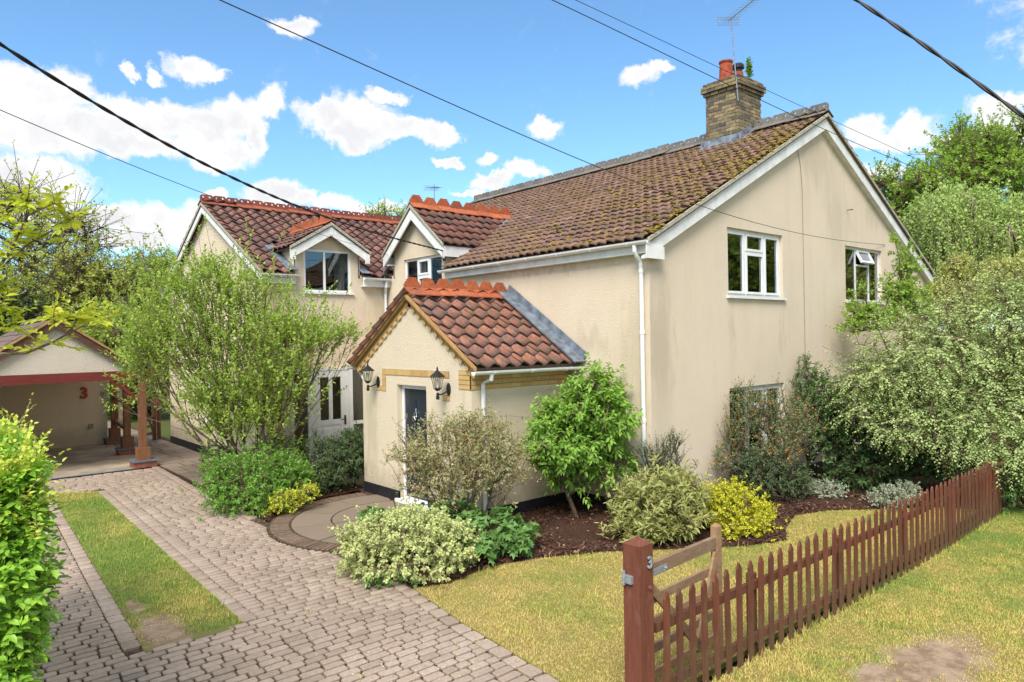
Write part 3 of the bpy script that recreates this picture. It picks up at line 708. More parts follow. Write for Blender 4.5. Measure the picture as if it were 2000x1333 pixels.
# walls
HWIN = [(11.5, 13.52, 3.70, 4.97), (16.37, 18.40, 3.70, 4.98), (11.5, 13.5, .62, 1.99)]
gw = wall('gable_wall', (0, 7.2, 0), (1, 0, 0), [(9.2, 4.58, RX, 7.62), (RX, 7.62, 21.3, 4.58)], HWIN, (0, -1, 0), 'render_weathered')
wall('wall', (9.2, 0, 0), (0, 1, 0), [(7.2, 4.58, 12.85, 4.58), (12.85, 5.16, DC, 6.0), (DC, 6.0, 15.05, 5.16), (15.05, 4.58, 15.4, 4.58)], [(13.02, 14.60, 3.78, 4.92)], (-1, 0, 0), 'render_cream')
wall('wall', (21.3, 0, 0), (0, 1, 0), [(7.2, 4.58, 19.6, 4.58)], [], (1, 0, 0), 'render_cream')
wall('gable_wall', (0, 19.6, 0), (1, 0, 0), [(9.2, 4.58, RX, 7.62), (RX, 7.62, 21.3, 4.58)], [], (0, 1, 0), 'render_cream')
wall('wall', (0, 15.4, 0), (1, 0, 0), [(6.1, 4.58, 6.78, 4.58), (6.78, 5.12, WC, 5.60), (WC, 5.60, 8.42, 5.12), (8.42, 4.58, 9.2, 4.58)],
     [(7.0, 8.2, 4.14, 5.14), (6.62, 8.62, .04, 2.36)], (0, -1, 0), 'render_cream')
wall('gable_wall', (6.1, 0, 0), (0, 1, 0), [(15.4, 4.58, RWY, RWZ-.08), (RWY, RWZ-.08, 23.0, 4.58)], [(18.2, 19.6, .9, 2.0)], (-1, 0, 0), 'render_cream')
wall('wall', (0, 23.0, 0), (1, 0, 0), [(6.1, 4.58, 14.0, 4.58)], [], (0, 1, 0), 'render_cream')
# dormer cheeks
for y, s in ((12.85, -1), (15.05, 1)):
    b = MB(); b.prism([(9.2, 4.5), (10.6, 5.2), (9.2, 5.2)], (1, 0, 0), (0, 0, 1), (0, y-.02, 0), (0, .04, 0)); part('dormer_cheek', b, 'render_cream', COT)
for x in (6.78, 8.42):
    b = MB(); b.prism([(15.4, 4.5), (16.7, 5.2), (15.4, 5.2)], (0, 1, 0), (0, 0, 1), (x-.02, 0, 0), (.04, 0, 0)); part('dormer_cheek', b, 'render_cream', COT)
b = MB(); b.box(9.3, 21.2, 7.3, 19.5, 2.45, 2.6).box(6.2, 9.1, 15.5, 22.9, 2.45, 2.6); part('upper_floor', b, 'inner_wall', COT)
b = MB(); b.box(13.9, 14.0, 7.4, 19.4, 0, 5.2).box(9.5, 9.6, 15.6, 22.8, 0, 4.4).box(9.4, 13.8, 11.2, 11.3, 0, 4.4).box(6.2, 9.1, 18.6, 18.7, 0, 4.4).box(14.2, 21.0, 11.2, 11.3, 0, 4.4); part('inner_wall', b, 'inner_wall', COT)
# roof decks with their tiles
def deck(name, quads, mat, t=.05):
    b = MB()
    for q in quads:
        q = [V3(*p) for p in q]; n = nrm(np.cross(q[1]-q[0], q[2]-q[0])); n = n if n[2] > 0 else -n
        k = len(q); b.add(q+[p-n*t for p in q], [tuple(range(k)), tuple(range(k, 2*k))[::-1]]+[(i, (i+1) % k, (i+1) % k+k, i+k) for i in range(k)])
    return part(name, b, mat, COT)
Y0, Y1 = 7.03, 19.7
rm = deck('main_roof', [[(9.02, Y0, zM(9.02)), (RX, Y0, RZ), (RX, 12.78, RZ), (9.02, 12.78, zM(9.02))], [(10.75, 12.78, zM(10.75)), (RX, 12.78, RZ), (RX, 15.12, RZ), (10.75, 15.12, zM(10.75))],
    [(9.25, 15.12, zM(9.25)), (RX, 15.12, RZ), (RX, Y1, RZ), (9.25, Y1, zM(9.25))], [(RX, Y0, RZ), (21.5, Y0, zM(9.0)), (21.5, Y1, zM(9.0)), (RX, Y1, RZ)]], 'pantile_main')
UM = nrm((1, 0, SM)); LM = (RX-9.0)/UM[0]
def keep_main(p):
    x, y, z = p
    if 14.7 < x and 8.85 < y < 9.8: return False
    if x < 9+(RZ-EM)/SM and abs(y-DC) < DH and z < DZ-DS*abs(y-DC)+.02 and x < 12.3: return False
    if y > 15.15 and z < zW(min(y, 2*RWY-y))+.02: return False
    return True
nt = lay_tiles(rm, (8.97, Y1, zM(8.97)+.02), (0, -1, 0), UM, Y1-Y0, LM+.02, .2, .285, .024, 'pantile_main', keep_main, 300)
lay_tiles(rm, (21.53, Y0, zM(8.97)+.02), (0, 1, 0), (-1*UM[0], 0, UM[2]), .8, LM+.02, .2, .285, .024, 'pantile_main', lambda p: True, 0)
hm = holed_mesh(.44, 'ridge_grey', math.atan(SM), .155, .27, .026)
ridge_row(rm, hm, (RX, Y0-.02, RZ+.135), (0, 1, 0), .4405, 4); ridge_row(rm, hm, (RX, 9.86, RZ+.135), (0, 1, 0), .4405, 22)
b = MB(); b.prism([(8.98, zM(8.98)-.03), (RX, RZ-.03), (21.52, zM(8.98)-.03), (21.52, zM(8.98)+.035), (RX, RZ+.04), (8.98, zM(8.98)+.035)], (1, 0, 0), (0, 0, 1), (0, Y0-.012, 0), (0, .03, 0)); part('verge_mortar', b, 'mortar', rm)
def moss_lumps():
    P_, S_ = [], []
    for k in range(22000):
        t = random.random()**.8; y = 7.05+random.random()**1.6*11; x = 9.1+6.0*random.random()
        w = 1.6*math.exp(-((y-9.0)/1.6)**2-((x-13.6)/1.9)**2)+1.0*math.exp(-((x-9.25)/.25)**2)*(.4+.6*math.sin(y*1.7)**2)+.6*math.exp(-((y-8.6)/2.8)**2)+.08
        nz = value_noise(np.array([x*1.0]), np.array([y]), .33, 21)[0]
        if random.random() > w*max(0, nz-.32)*1.5 or not keep_main((x, y, zM(x))): continue
        P_.append((x, y, zM(x)+.045+random.uniform(-.02, .02))); S_.append(random.uniform(.018, .055))
    P_ = np.array(P_); S_ = np.array(S_); n = len(P_)
    base = np.array([(1, 0, 0), (.3, .9, 0), (-.8, .6, 0), (-.8, -.6, 0), (.3, -.9, 0), (0, 0, .55)], float)
    Vv = (P_[:, None]+base[None]*S_[:, None, None]*rng.uniform(.6, 1.3, (n, 6, 1))+rng.normal(0, .006, (n, 6, 3))).reshape(-1, 3); i = np.arange(n)[:, None]*6
    at4 = np.repeat(np.stack([rng.random(n), np.full(n, .5), np.zeros(n), np.ones(n)], 1), 6, 0)
    part('moss', np_mesh('moss', Vv, [i+np.array(q) for q in ([0, 1, 5], [1, 2, 5], [2, 3, 5], [3, 4, 5], [4, 0, 5])], 'moss_lump', at4, True), None, rm, 'stuff')
moss_lumps()
# wing roof
X0 = 5.93
rw = deck('wing_roof', [[(X0, 15.22, zW(15.22)), (6.72, 15.22, zW(15.22)), (6.72, RWY, RWZ), (X0, RWY, RWZ)], [(6.72, 17.0, zW(17.0)), (8.48, 17.0, zW(17.0)), (8.48, RWY, RWZ), (6.72, RWY, RWZ)],
    [(8.48, 15.22, zW(15.22)), (9.05, 15.22, zW(15.22)), (13.0, RWY, RWZ), (8.48, RWY, RWZ)], [(X0, RWY, RWZ), (13, RWY, RWZ), (13, 23.2, zW(15.2)), (X0, 23.2, zW(15.2))]], 'pantile_red')
UW = nrm((0, 1, SW)); LW = (RWY-15.2)/UW[1]
def keep_wing(p):
    x, y, z = p
    if x > 9.05+(y-15.2)*1.02: return False
    if abs(x-WC) < WH and z < WZ-WS*abs(x-WC)+.03 and y < 17.6: return False
    if 6.78 < x < 8.42 and y < 16.4: return False
    return True
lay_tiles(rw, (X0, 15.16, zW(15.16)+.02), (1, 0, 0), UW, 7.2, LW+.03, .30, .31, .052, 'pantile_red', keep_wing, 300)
lay_tiles(rw, (X0+.9, 23.24, zW(15.16)+.02), (-1, 0, 0), (0, -UW[1], UW[2]), .9, LW+.03, .30, .31, .040, 'pantile_red', lambda p: True, 0)
ridge_row(rw, holed_mesh(.335, 'ridge_red', math.atan(SW), .14, .25, .028), (X0-.02, RWY, RWZ+.12), (1, 0, 0), .336, 20)
b = MB(); b.prism([(15.18, zW(15.18)-.03), (RWY, RWZ-.03), (23.2, zW(15.18)-.03), (23.2, zW(15.18)+.04), (RWY, RWZ+.045), (15.18, zW(15.18)+.04)], (0, 1, 0), (0, 0, 1), (X0-.01, 0, 0), (.03, 0, 0)); part('verge_mortar', b, 'mortar', rw)
b = MB(); b.bar((8.98, 15.16, zW(15.16)+.05), (12.9, 19.0, zM(12.9)+.05), .26, .02, (0, 0, 1)); part('valley_lead', b, 'lead', rw)
def gable_roof(name, axis, o, L, half, slope, mat, w, gauge, h, keepf, crest, nc, lim=150, cap='mortar', over=0.):
    """small pitched roof: ridge from o along axis for L; half span, slope"""
    o, ax = V3(*o), V3(*axis); sd_ = np.cross((0, 0, 1), ax); dn = V3(0, 0, -slope*half)
    quads = []
    for s in (1, -1): quads.append([o, o+ax*L, o+ax*L+sd_*s*half+dn, o+sd_*s*half+dn])
    r_ = deck(name, quads, mat, .045)
    for s in (1, -1):
        up = nrm(-sd_*s+V3(0, 0, slope)); n = half*math.hypot(1, slope)
        e = o+sd_*s*(half+.03)+V3(0, 0, -slope*(half+.03)+.02)
        a = ax*s*-1.
        a2 = np.cross(up, np.cross(a, up)); start = e if np.cross(a, up)[2] > 0 else e
        if np.cross(ax, up)[2] > 0: st, a3 = e, ax
        else: st, a3 = e+ax*L, -ax
        lay_tiles(r_, st, a3, up, L, n+.03, w, gauge, h, mat, keepf, lim)
    ridge_row(r_, crest, o+V3(0, 0, .07+h*1.2)-ax*.01, ax, L/nc, nc)
    b = MB(); b.prism([(-half-.02, -slope*(half+.02)-.03), (0, -.03), (half+.02, -slope*(half+.02)-.03), (half+.02, -slope*(half+.02)+.035), (0, .045), (-half-.02, -slope*(half+.02)+.035)], sd_, (0, 0, 1), o-ax*.012, ax*.03); part('verge_mortar', b, cap, r_)
    return r_
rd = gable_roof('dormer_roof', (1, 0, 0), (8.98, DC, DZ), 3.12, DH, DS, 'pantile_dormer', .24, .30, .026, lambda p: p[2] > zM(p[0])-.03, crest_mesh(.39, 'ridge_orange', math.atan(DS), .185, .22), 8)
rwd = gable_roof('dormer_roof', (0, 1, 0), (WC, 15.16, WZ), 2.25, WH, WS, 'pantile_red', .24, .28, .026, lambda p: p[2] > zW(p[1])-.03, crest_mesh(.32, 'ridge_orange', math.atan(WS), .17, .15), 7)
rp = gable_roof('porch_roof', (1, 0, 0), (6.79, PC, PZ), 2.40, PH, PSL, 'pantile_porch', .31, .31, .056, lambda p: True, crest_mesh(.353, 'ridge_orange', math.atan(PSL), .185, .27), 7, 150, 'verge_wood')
for s in (-1,):                                                     # lead where the porch roof meets the wall
    b = MB(); up = nrm((0, -s, PSL)); n = V3(0, s*PSL, 1)/math.hypot(1, PSL)
    a = V3(9.06, PC+s*(PH+.08), PZ-PSL*(PH+.08))+n*.10; c = V3(9.06, PC+s*.02, PZ)+n*.12
    b.bar(a, c, .03, .30, n); b.bar(a+V3(.105, 0, .08), c+V3(.105, 0, .08), .17, .02, n); part('lead_flashing', b, 'lead', rp)
b = MB(); b.bar((10.1, 12.62, zM(10.1)+.03), (11.9, 13.75, zM(11.9)+.06), .02, .2, (0, 0, 1)); part('valley_lead', b, 'lead', rd)
b = MB()
b.bar((6.66, 15.2, zW(15.2)+.09), (6.66, 16.5, zW(16.5)+.09), .02, .26, (0, 0, 1)).bar((8.52, 15.2, zW(15.2)+.09), (8.52, 16.5, zW(16.5)+.09), .02, .22, (0, 0, 1)); part('lead_flashing', b, 'lead', rwd)
# barge boards, fascias, gutters, pipes
def barge(p, q, n, w=.24, t=.035, mat='white_paint', name='barge_board'):
    """board hung under the slope p..q, facing n"""
    p, q = V3(*p), V3(*q); b = MB()
    b.prism([(0, 0), (1, 0), (1, -1), (0, -1)], q-p, V3(0, 0, w), p, V3(*n)*t); return part(name, b, mat, COT)
barge((9.0, 7.11, EM-.05), (RX, 7.11, RZ-.06), (0, -1, 0)); barge((RX, 7.11, RZ-.06), (21.5, 7.11, EM-.05), (0, -1, 0))
b = MB(); b.prism([(9.0, EM-.30), (RX, RZ-.31), (21.5, EM-.30), (21.5, EM-.26), (RX, RZ-.27), (9.0, EM-.26)], (1, 0, 0), (0, 0, 1), (0, 7.11, 0), (0, .09, 0)); part('soffit', b, 'white_paint', COT)
b = MB(); b.prism([(8.96, EM-.30), (9.42, EM-.30), (9.42, EM-.10), (9.02, EM-.05), (8.96, EM-.08)], (1, 0, 0), (0, 0, 1), (0, 7.052, 0), (0, .02, 0)); part('box_end', b, 'white_paint', COT)
barge((5.98, 15.2, zW(15.2)-.05), (5.98, RWY, RWZ-.05), (-1, 0, 0), .17); barge((5.98, RWY, RWZ-.05), (5.98, 23.2, zW(15.2)-.05), (-1, 0, 0), .17)
barge((9.03, DC-DH, DZ-DS*DH-.05), (9.03, DC, DZ-.05), (-1, 0, 0), .25); barge((9.03, DC, DZ-.05), (9.03, DC+DH, DZ-DS*DH-.05), (-1, 0, 0), .25)
for s in (-1, 1):
    b = MB(); b.box(9.03, 10.15, DC+s*(DH-.02)-.015, DC+s*(DH-.02)+.015, DZ-DS*DH-.26, DZ-DS*DH-.03); part('fascia_board', b, 'white_paint', COT)
    b = MB(); b.box(9.04, 10.1, min(DC+s*1.08, DC+s*1.25), max(DC+s*1.08, DC+s*1.25), DZ-DS*DH-.255, DZ-DS*DH-.235); part('soffit', b, 'white_paint', COT)
barge((WC-WH, 15.22, WZ-WS*WH-.04), (WC, 15.22, WZ-.04), (0, -1, 0), .22); barge((WC, 15.22, WZ-.04), (WC+WH, 15.22, WZ-WS*WH-.04), (0, -1, 0), .22)
b = MB(); b.prism([(-.05, .04), (.05, .04), (.05, -.16), (0, -.20), (-.05, -.16)], (1, 0, 0), (0, 0, 1), (WC, 15.175, WZ-.07), (0, .02, 0)); part('barge_cap', b, 'white_paint', COT)
for s in (-1, 1):
    b = MB(); b.box(WC+s*(WH-.06)-.06, WC+s*(WH-.06)+.06, 15.17, 15.19, WZ-WS*WH-.27, WZ-WS*WH-.04); part('box_end', b, 'white_paint', COT)
b = MB(); b.box(9.06, 9.10, 7.08, 12.72, 4.33, 4.55); part('fascia_board', b, 'white_paint', COT)
b = MB(); b.box(9.09, 9.2, 7.1, 12.72, 4.33, 4.35); part('soffit', b, 'white_paint', COT)
for x0, x1 in ((5.95, 6.74), (8.46, 9.2)):
    b = MB(); b.box(x0, x1, 15.24, 15.28, 4.30, 4.53).box(x0, x1, 15.27, 15.4, 4.30, 4.32); part('fascia_board', b, 'white_paint', COT)
def gutter(p, q, r=.058, brackets=5):
    """half-round gutter p..q with brackets"""
    p, q = V3(*p), V3(*q); d = nrm(q-p); sd_ = nrm(np.cross(d, (0, 0, 1))); n = 7; b = MB()
    out = [(r*math.cos(math.pi+math.pi*i/n), r*math.sin(math.pi+math.pi*i/n)) for i in range(n+1)]; inn = [(x*.9, y*.9) for x, y in out][::-1]
    b.prism(out+inn, sd_, (0, 0, 1), p, q-p)
    g_ = part('gutter', b, 'white_upvc', COT)
    for i in range(brackets):
        c = p+(q-p)*(i+.5)/brackets; k = MB()
        k.prism([(x*1.13, y*1.13) for x, y in out]+[(x*1.01, y*1.01) for x, y in out[::-1]], sd_, (0, 0, 1), c-d*.022, d*.044); part('gutter_bracket', k, 'white_upvc', g_)
    for c in (p, q):
        k = MB(); k.prism([(x*1.06, y*1.06) for x, y in out], sd_, (0, 0, 1), c-d*.008, d*.016); part('gutter_end', k, 'white_upvc', g_)
    return g_
gutter((8.985, 7.05, 4.515), (8.985, 12.80, 4.50), .06, 7)
gutter((5.93, 15.16, 4.505), (6.76, 15.16, 4.50), .055, 1); gutter((8.44, 15.16, 4.505), (9.14, 15.16, 4.50), .055, 1)
gutter((6.72, PC-PH-.06, 2.47), (9.16, PC-PH-.06, 2.46), .055, 3); gutter((6.72, PC+PH+.06, 2.47), (9.16, PC+PH+.06, 2.46), .055, 2)
def pipe(pts, r=.034, clips=()):
    b = MB(); b.tube(pts, r, 10); o = part('downpipe', b, 'white_upvc', COT)
    for c in clips:
        k = MB(); k.tube([V3(*c)-(0, 0, .03), V3(*c)+(0, 0, .03)], r*1.25, 10); part('pipe_clip', k, 'white_upvc', o)
pipe([(8.985, 7.32, 4.46), (8.985, 7.32, 4.36), (9.03, 7.32, 4.29), (9.12, 7.32, 4.2), (9.145, 7.32, 4.1), (9.145, 7.32, .02)], .036, [(9.145, 7.32, 3.05), (9.145, 7.32, 1.6), (9.145, 7.32, 4.05)])
pipe([(9.05, 15.19, 4.46), (9.05, 15.20, 4.3), (9.11, 15.33, 4.15), (9.11, 15.33, .02)], .034, [(9.11, 15.33, 3.2)])
pipe([(7.08, PC-PH-.06, 2.43), (7.08, PC-PH-.05, 2.34), (7.10, 8.95, 2.26), (7.10, 8.95, .02)], .036, [(7.10, 8.95, 1.3)])
pipe([(6.98, PC+PH+.06, 2.43), (6.98, 12.62, 2.2), (6.98, 12.60, .02)], .034)
# plinths
for x0, x1, y0, y1 in ((9.185, 9.23, 7.185, 8.98), (9.185, 21.3, 7.185, 7.23), (6.885, 6.93, 8.985, 10.30), (6.885, 6.93, 11.26, 12.56), (6.9, 9.18, 8.985, 9.03), (6.085, 6.13, 15.385, 23.0), (6.09, 6.6, 15.385, 15.43), (8.64, 9.2, 15.385, 15.43)):
    b = MB(); b.box(x0, x1, y0, y1, 0, .20); part('plinth', b, 'black_plinth', COT)
# windows -----------------------------------------------------------
def window(o, ax, n, W, Hh, lights, inset=.07, sill=True, curtains=(), name='window'):
    """o: lower left corner on the wall face; ax along the wall, n outward.
    lights: (s0, s1, z0, z1, sash, tilt) as fractions of the clear opening"""
    o, ax, n = V3(*o), V3(*ax), V3(*n); up = V3(0, 0, 1); base = o-n*inset; f = .055
    def rect(b, s0, s1, z0, z1, w, dep, off=0.):
        for a, c, p, q in ((s0, s1, z0, z0+w), (s0, s1, z1-w, z1), (s0, s0+w, z0+w, z1-w), (s1-w, s1, z0+w, z1-w)):
            b.obox(base+ax*(a+c)/2+up*(p+q)/2-n*(dep/2-off), ax*(c-a)/2, up*(q-p)/2, n*dep/2)
    b = MB(); rect(b, 0, W, 0, Hh, f, .07)
    for m_ in sorted({round(l[0], 4) for l in lights if l[0] > .01}): b.obox(base+ax*W*m_+up*Hh/2-n*.034, ax*.026, up*(Hh/2-f), n*.032)
    for l in lights:
        if l[2] > .01: b.obox(base+ax*W*(l[0]+l[1])/2+up*Hh*l[2]-n*.032, ax*(W*(l[1]-l[0])/2-.02), up*.022, n*.031)
    w = part(name, b, 'white_upvc', COT)
    for s0, s1, z0, z1, sash, tilt in lights:
        a0, a1 = max(s0*W, f)+(.024 if s0 > .01 else 0), min(s1*W, W-f)-(.024 if s1 < .99 else 0); c0, c1 = max(z0*Hh, f)+(.02 if z0 > .01 else 0), min(z1*Hh, Hh-f)-(.02 if z1 < .99 else 0)
        k = MB(); e = 0.; gl = MB()
        if sash:
            rect(k, a0, a1, c0, c1, .045, .05, .016); e = .043
        gl.obox(base+ax*(a0+a1)/2+up*(c0+c1)/2-n*.022, ax*((a1-a0)/2-e), up*((c1-c0)/2-e), n*.004)
        if tilt:                                                    # top hung light pushed open
            piv = base+up*c1; R = np.array(Matrix.Rotation(tilt, 3, Vector(ax)))
            for q in (k, gl): q.v = [tuple(piv+R @ (np.array(v)-piv)) for v in q.v]
        if sash: s_ = part('sash', k, 'white_upvc', w)
        part('pane', gl, 'glass', w)
    if sill:
        k = MB(); k.obox(o+ax*W/2-up*.022+n*(.05-inset)/2*0+n*.0, ax*(W/2+.05), up*.022, n*.06); part('sill', k, 'white_upvc', w)
    for s0, s1 in curtains:
        k = MB(); m_ = 14; a0, a1 = s0*W, s1*W
        pts = [base+ax*(a0+(a1-a0)*i/m_)-n*(.16+.025*math.sin(i*2.4)) for i in range(m_+1)]
        k.add(pts+[p+up*Hh for p in pts], [(i, i+1, i+2+m_, i+1+m_) for i in range(m_)]); part('curtain', k, 'curtain', w)
    return w
U = (1, 0, 0); VY = (0, 1, 0)
three = [(0, .34, 0, 1, False, 0), (.34, .68, 0, .70, True, 0), (.34, .68, .70, 1, True, 0), (.68, 1, 0, 1, True, 0)]
w1 = [(0, .35, 0, 1, True, 0), (.35, .69, 0, .68, True, 0), (.35, .69, .68, 1, True, 0), (.69, 1, 0, 1, True, 0)]
window((11.5, 7.2, 3.70), U, (0, -1, 0), 2.02, 1.27, w1, curtains=((.72, .98),))
window((16.37, 7.2, 3.70), U, (0, -1, 0), 2.03, 1.28, [(0, .34, 0, 1, False, 0), (.34, .70, 0, .68, False, 0), (.34, .70, .68, 1, True, -.45), (.70, 1, 0, 1, False, 0)], curtains=((.0, .2), (.75, .98)))
window((11.5, 7.2, .62), U, (0, -1, 0), 2.0, 1.37, three)
window((9.2, 14.60, 3.78), (0, -1, 0), (-1, 0, 0), 1.58, 1.14, [(0, .34, 0, 1, False, 0), (.34, .66, 0, .62, True, 0), (.34, .66, .62, 1, True, 0), (.66, 1, 0, 1, False, 0)], curtains=((.02, .26), (.72, .98)), inset=.05)
window((7.0, 15.4, 4.14), U, (0, -1, 0), 1.2, 1.0, [(0, .44, 0, 1, False, 0), (.44, 1, 0, 1, False, 0)], curtains=((.70, .98),), inset=.02)
window((6.1, 19.6, .9), (0, -1, 0), (-1, 0, 0), 1.4, 1.1, [(0, .5, 0, 1, False, 0), (.5, 1, 0, 1, True, 0)])
# glazed entrance of the wing
b = MB(); Z = 2.36; yy = 15.33
for x0, x1 in ((6.62, 6.68), (7.02, 7.12), (8.06, 8.16), (8.56, 8.62)): b.box(x0, x1, yy, yy+.07, .04, Z)
b.box(6.68, 8.56, yy+.002, yy+.068, Z-.06, Z-.001).box(8.16, 8.56, yy+.002, yy+.068, .98, 1.06).box(6.68, 7.02, yy+.002, yy+.068, .05, .12).box(8.16, 8.56, yy+.002, yy+.068, .05, .12)
ent = part('door_frame', b, 'white_upvc', COT)
for x0, x1, z0, z1 in ((6.68, 7.02, .12, Z-.06), (8.16, 8.56, 1.06, Z-.06), (8.16, 8.56, .12, .98)):
    k = MB(); k.box(x0, x1, yy+.03, yy+.038, z0, z1); part('pane', k, 'glass', ent)
dr = MB(); x0, x1, z0, z1 = 7.125, 8.055, .07, Z-.065; yd = yy+.012
dr.box(x0, x1, yd, yd+.05, z0, .30).box(x0, x0+.20, yd, yd+.05, .30, z1).box(x1-.20, x1, yd, yd+.05, .30, z1).box(x0+.2, x1-.2, yd, yd+.05, 1.02, 1.14).box(x0+.2, x1-.2, yd, yd+.05, z1-.15, z1)
xm = (x0+x1)/2; dr.box(xm-.045, xm+.045, yd, yd+.05, 1.14, z1-.15)
door = part('door', dr, 'white_upvc', COT)
for a, c in ((x0+.2, xm-.045), (xm+.045, x1-.2)):
    k = MB(); k.box(a, c, yd+.02, yd+.028, 1.14, z1-.15); part('pane', k, 'glass', door)
k = MB(); k.box(x0+.2, x1-.2, yd+.015, yd+.04, .30, 1.02).box(x0+.27, x1-.27, yd+.004, yd+.02, .38, .94); part('door_panel', k, 'white_upvc', door)
k = MB(); k.box(x1-.13, x1-.085, yd-.012, yd+.002, 1.0, 1.22).tube([(x1-.108, yd-.012, 1.13), (x1-.108, yd-.05, 1.13), (x1-.23, yd-.05, 1.125)], .011, 8); part('door_handle', k, 'black_metal', door)
# porch --------------------------------------------------------------
zp = lambda y: PZ-.06-PSL*abs(y-PC)
wall('porch_wall', (6.9, 0, 0), VY, [(9.0, zp(9.0), PC, zp(PC)), (PC, zp(PC), 12.55, zp(12.55))], [(10.30, 11.26, .05, 2.17)], (-1, 0, 0), 'render_porch', .15)
wall('porch_wall', (0, 9.0, 0), U, [(6.9, zp(9.0), 9.2, zp(9.0))], [], (0, -1, 0), 'render_porch')
wall('porch_wall', (0, 12.55, 0), U, [(6.9, zp(12.55), 9.2, zp(12.55))], [], (0, 1, 0), 'render_porch')
pb = part('brick_trim', MB().box(6.896, 6.899, 9.3, 9.32, 2.2, 2.21), 'mortar_buff', COT)
def brick(y0, y1, z0, z1, proud=.010, x=6.9):
    b = MB(); b.box(x-proud, x+.03, y0+.005, y1-.005, z0+.005, z1-.005); part('brick', b, 'brick_buff', pb)
def mort(*a): b = MB(); b.box(*a); part('mortar_bed', b, 'mortar_buff', pb)
# band over the door, with its returns
mort(6.893, 6.92, 9.60, 11.78, 2.335, 2.45)
y = 11.78
while y > 9.65:
    w = random.choice((.11, .11, .22)); brick(max(y-w, 9.62), y, 2.34, 2.445); y -= w
mort(6.893, 6.92, 11.655, 11.785, 2.03, 2.335); mort(6.893, 6.92, 11.785, 11.99, 2.03, 2.12)
for i in range(3): brick(11.66, 11.78, 2.235-.105*i, 2.335-.105*i)
brick(11.78, 11.88, 2.03, 2.12); brick(11.88, 11.98, 2.03, 2.12)
mort(6.893, 6.92, 9.60, 9.80, 1.95, 2.055); brick(9.70, 9.80, 1.955, 2.05); brick(9.61, 9.70, 1.955, 2.05)
# quoin at the corner and the band along the side
for k in range(4):
    z0 = 2.165+.078*k; off = .11 if k % 2 else .22; y = 9.0
    mort(6.893, 6.92, 9.0, 9.335, z0-.004, z0+.078)
    brick(9.0, 9.0+off, z0, z0+.074); brick(9.0+off, min(9.0+off+.22, 9.33), z0, z0+.074)
    if k < 3:
        x = 6.885; mort(6.89, 9.19, 8.993, 9.02, z0-.004, z0+.078)
        ws = [.11 if k % 2 else .215]+[.215]*12 if k != 1 else [.11]*22
        for w in ws:
            if x+w > 9.19: break
            b = MB(); b.box(x+.005, x+w-.005, 8.99, 9.03, z0+.005, z0+.071); part('brick', b, 'brick_buff', pb); x += w
for s in (-1, 1):                                                   # dentil bricks below the verge
    up = nrm((0, -s, PSL)); nn = nrm((0, s*PSL, 1)); L = PH*math.hypot(1, PSL); bx = V3(6.9, PC+s*PH, PZ-PSL*PH)
    m_ = MB(); m_.obox(bx+up*L/2-nn*.135, (.008, 0, 0), up*L/2*.985, nn*.062); part('mortar_bed', m_, 'mortar_buff', pb)
    t = .02; i = 0
    while t < L-.12:
        b = MB(); b.obox(bx+up*(t+.10)-nn*.10, (.022, 0, 0), up*.097, nn*.030); part('brick', b, 'brick_buff', pb)
        b = MB(); b.obox(bx+up*(t+.045)-nn*.172, (.036, 0, 0), up*.047, nn*.032); part('brick', b, 'brick_buff', pb); t += .205
    b = MB(); b.obox(V3(6.85, 0, 0)*V3(1, 0, 0)+bx*V3(0, 1, 1)+up*L/2-nn*.045, (.05, 0, 0), up*L/2, nn*.016); part('verge_board', b, 'verge_wood', rp)
b = MB(); b.box(7.2, 9.18, 8.93, 8.99, 2.395, 2.475); part('fascia_board', b, 'white_paint', COT)
# porch door
b = MB(); fx = 7.0
b.box(fx, fx+.07, 10.305, 10.375, .05, 2.165).box(fx, fx+.07, 11.185, 11.255, .05, 2.165).box(fx+.001, fx+.069, 10.375, 11.185, 2.095, 2.164).box(fx+.001, fx+.069, 10.375, 11.185, .05, .10)
df = part('door_frame', b, 'white_upvc', COT)
k = MB(); k.box(6.84, 7.0, 10.24, 11.32, .0, .062); part('door_step', k, 'white_upvc', df)
b = MB(); b.box(fx+.02, fx+.06, 10.38, 11.18, .105, 2.09); pd = part('door', b, 'door_navy', COT)
for a, c in ((10.45, 10.75), (10.81, 11.11)):                       # arched raised panels
    m_ = (a+c)/2
    for z0, z1 in ((1.02, 1.72), (.25, .86)):
        top = [(c, z1), (m_, z1+(.18 if z1 > 1 else 0)) if False else (c, z1)]
        rise = .17 if z1 > 1 else 0
        inner = a > 10.7
        poly = [(a, z0), (c, z0), (c, z1+(rise if not inner else 0)), (a, z1+(0 if not inner else rise))]
        poly = [(a, z0), (c, z0), (c, z1+(0 if inner else rise)), (a, z1+(rise if inner else 0))]
        k = MB(); k.prism(poly, (0, 1, 0), (0, 0, 1), (fx+.006, 0, 0), (.016, 0, 0)); part('door_panel', k, 'door_navy', pd)
k = MB(); k.lathe([(.03, -.012), (.035, 0), (.03, .012)], (fx+.004, 10.78, 1.60), 10).tube([(fx-.006, 10.78, 1.69), (fx-.016, 10.81, 1.66), (fx-.02, 10.82, 1.60), (fx-.016, 10.78, 1.53), (fx-.02, 10.74, 1.60), (fx-.016, 10.75, 1.66), (fx-.006, 10.78, 1.69)], .010, 6).lathe([(.014, -.02), (.02, 0), (.008, .04)], (fx-.004, 10.78, 1.71), 8); part('door_knocker', k, 'chrome', pd)
k = MB(); k.tube([(fx, 10.46, 1.02), (fx-.04, 10.46, 1.02), (fx-.04, 10.57, 1.02)], .010, 8); part('door_handle', k, 'chrome', pd)
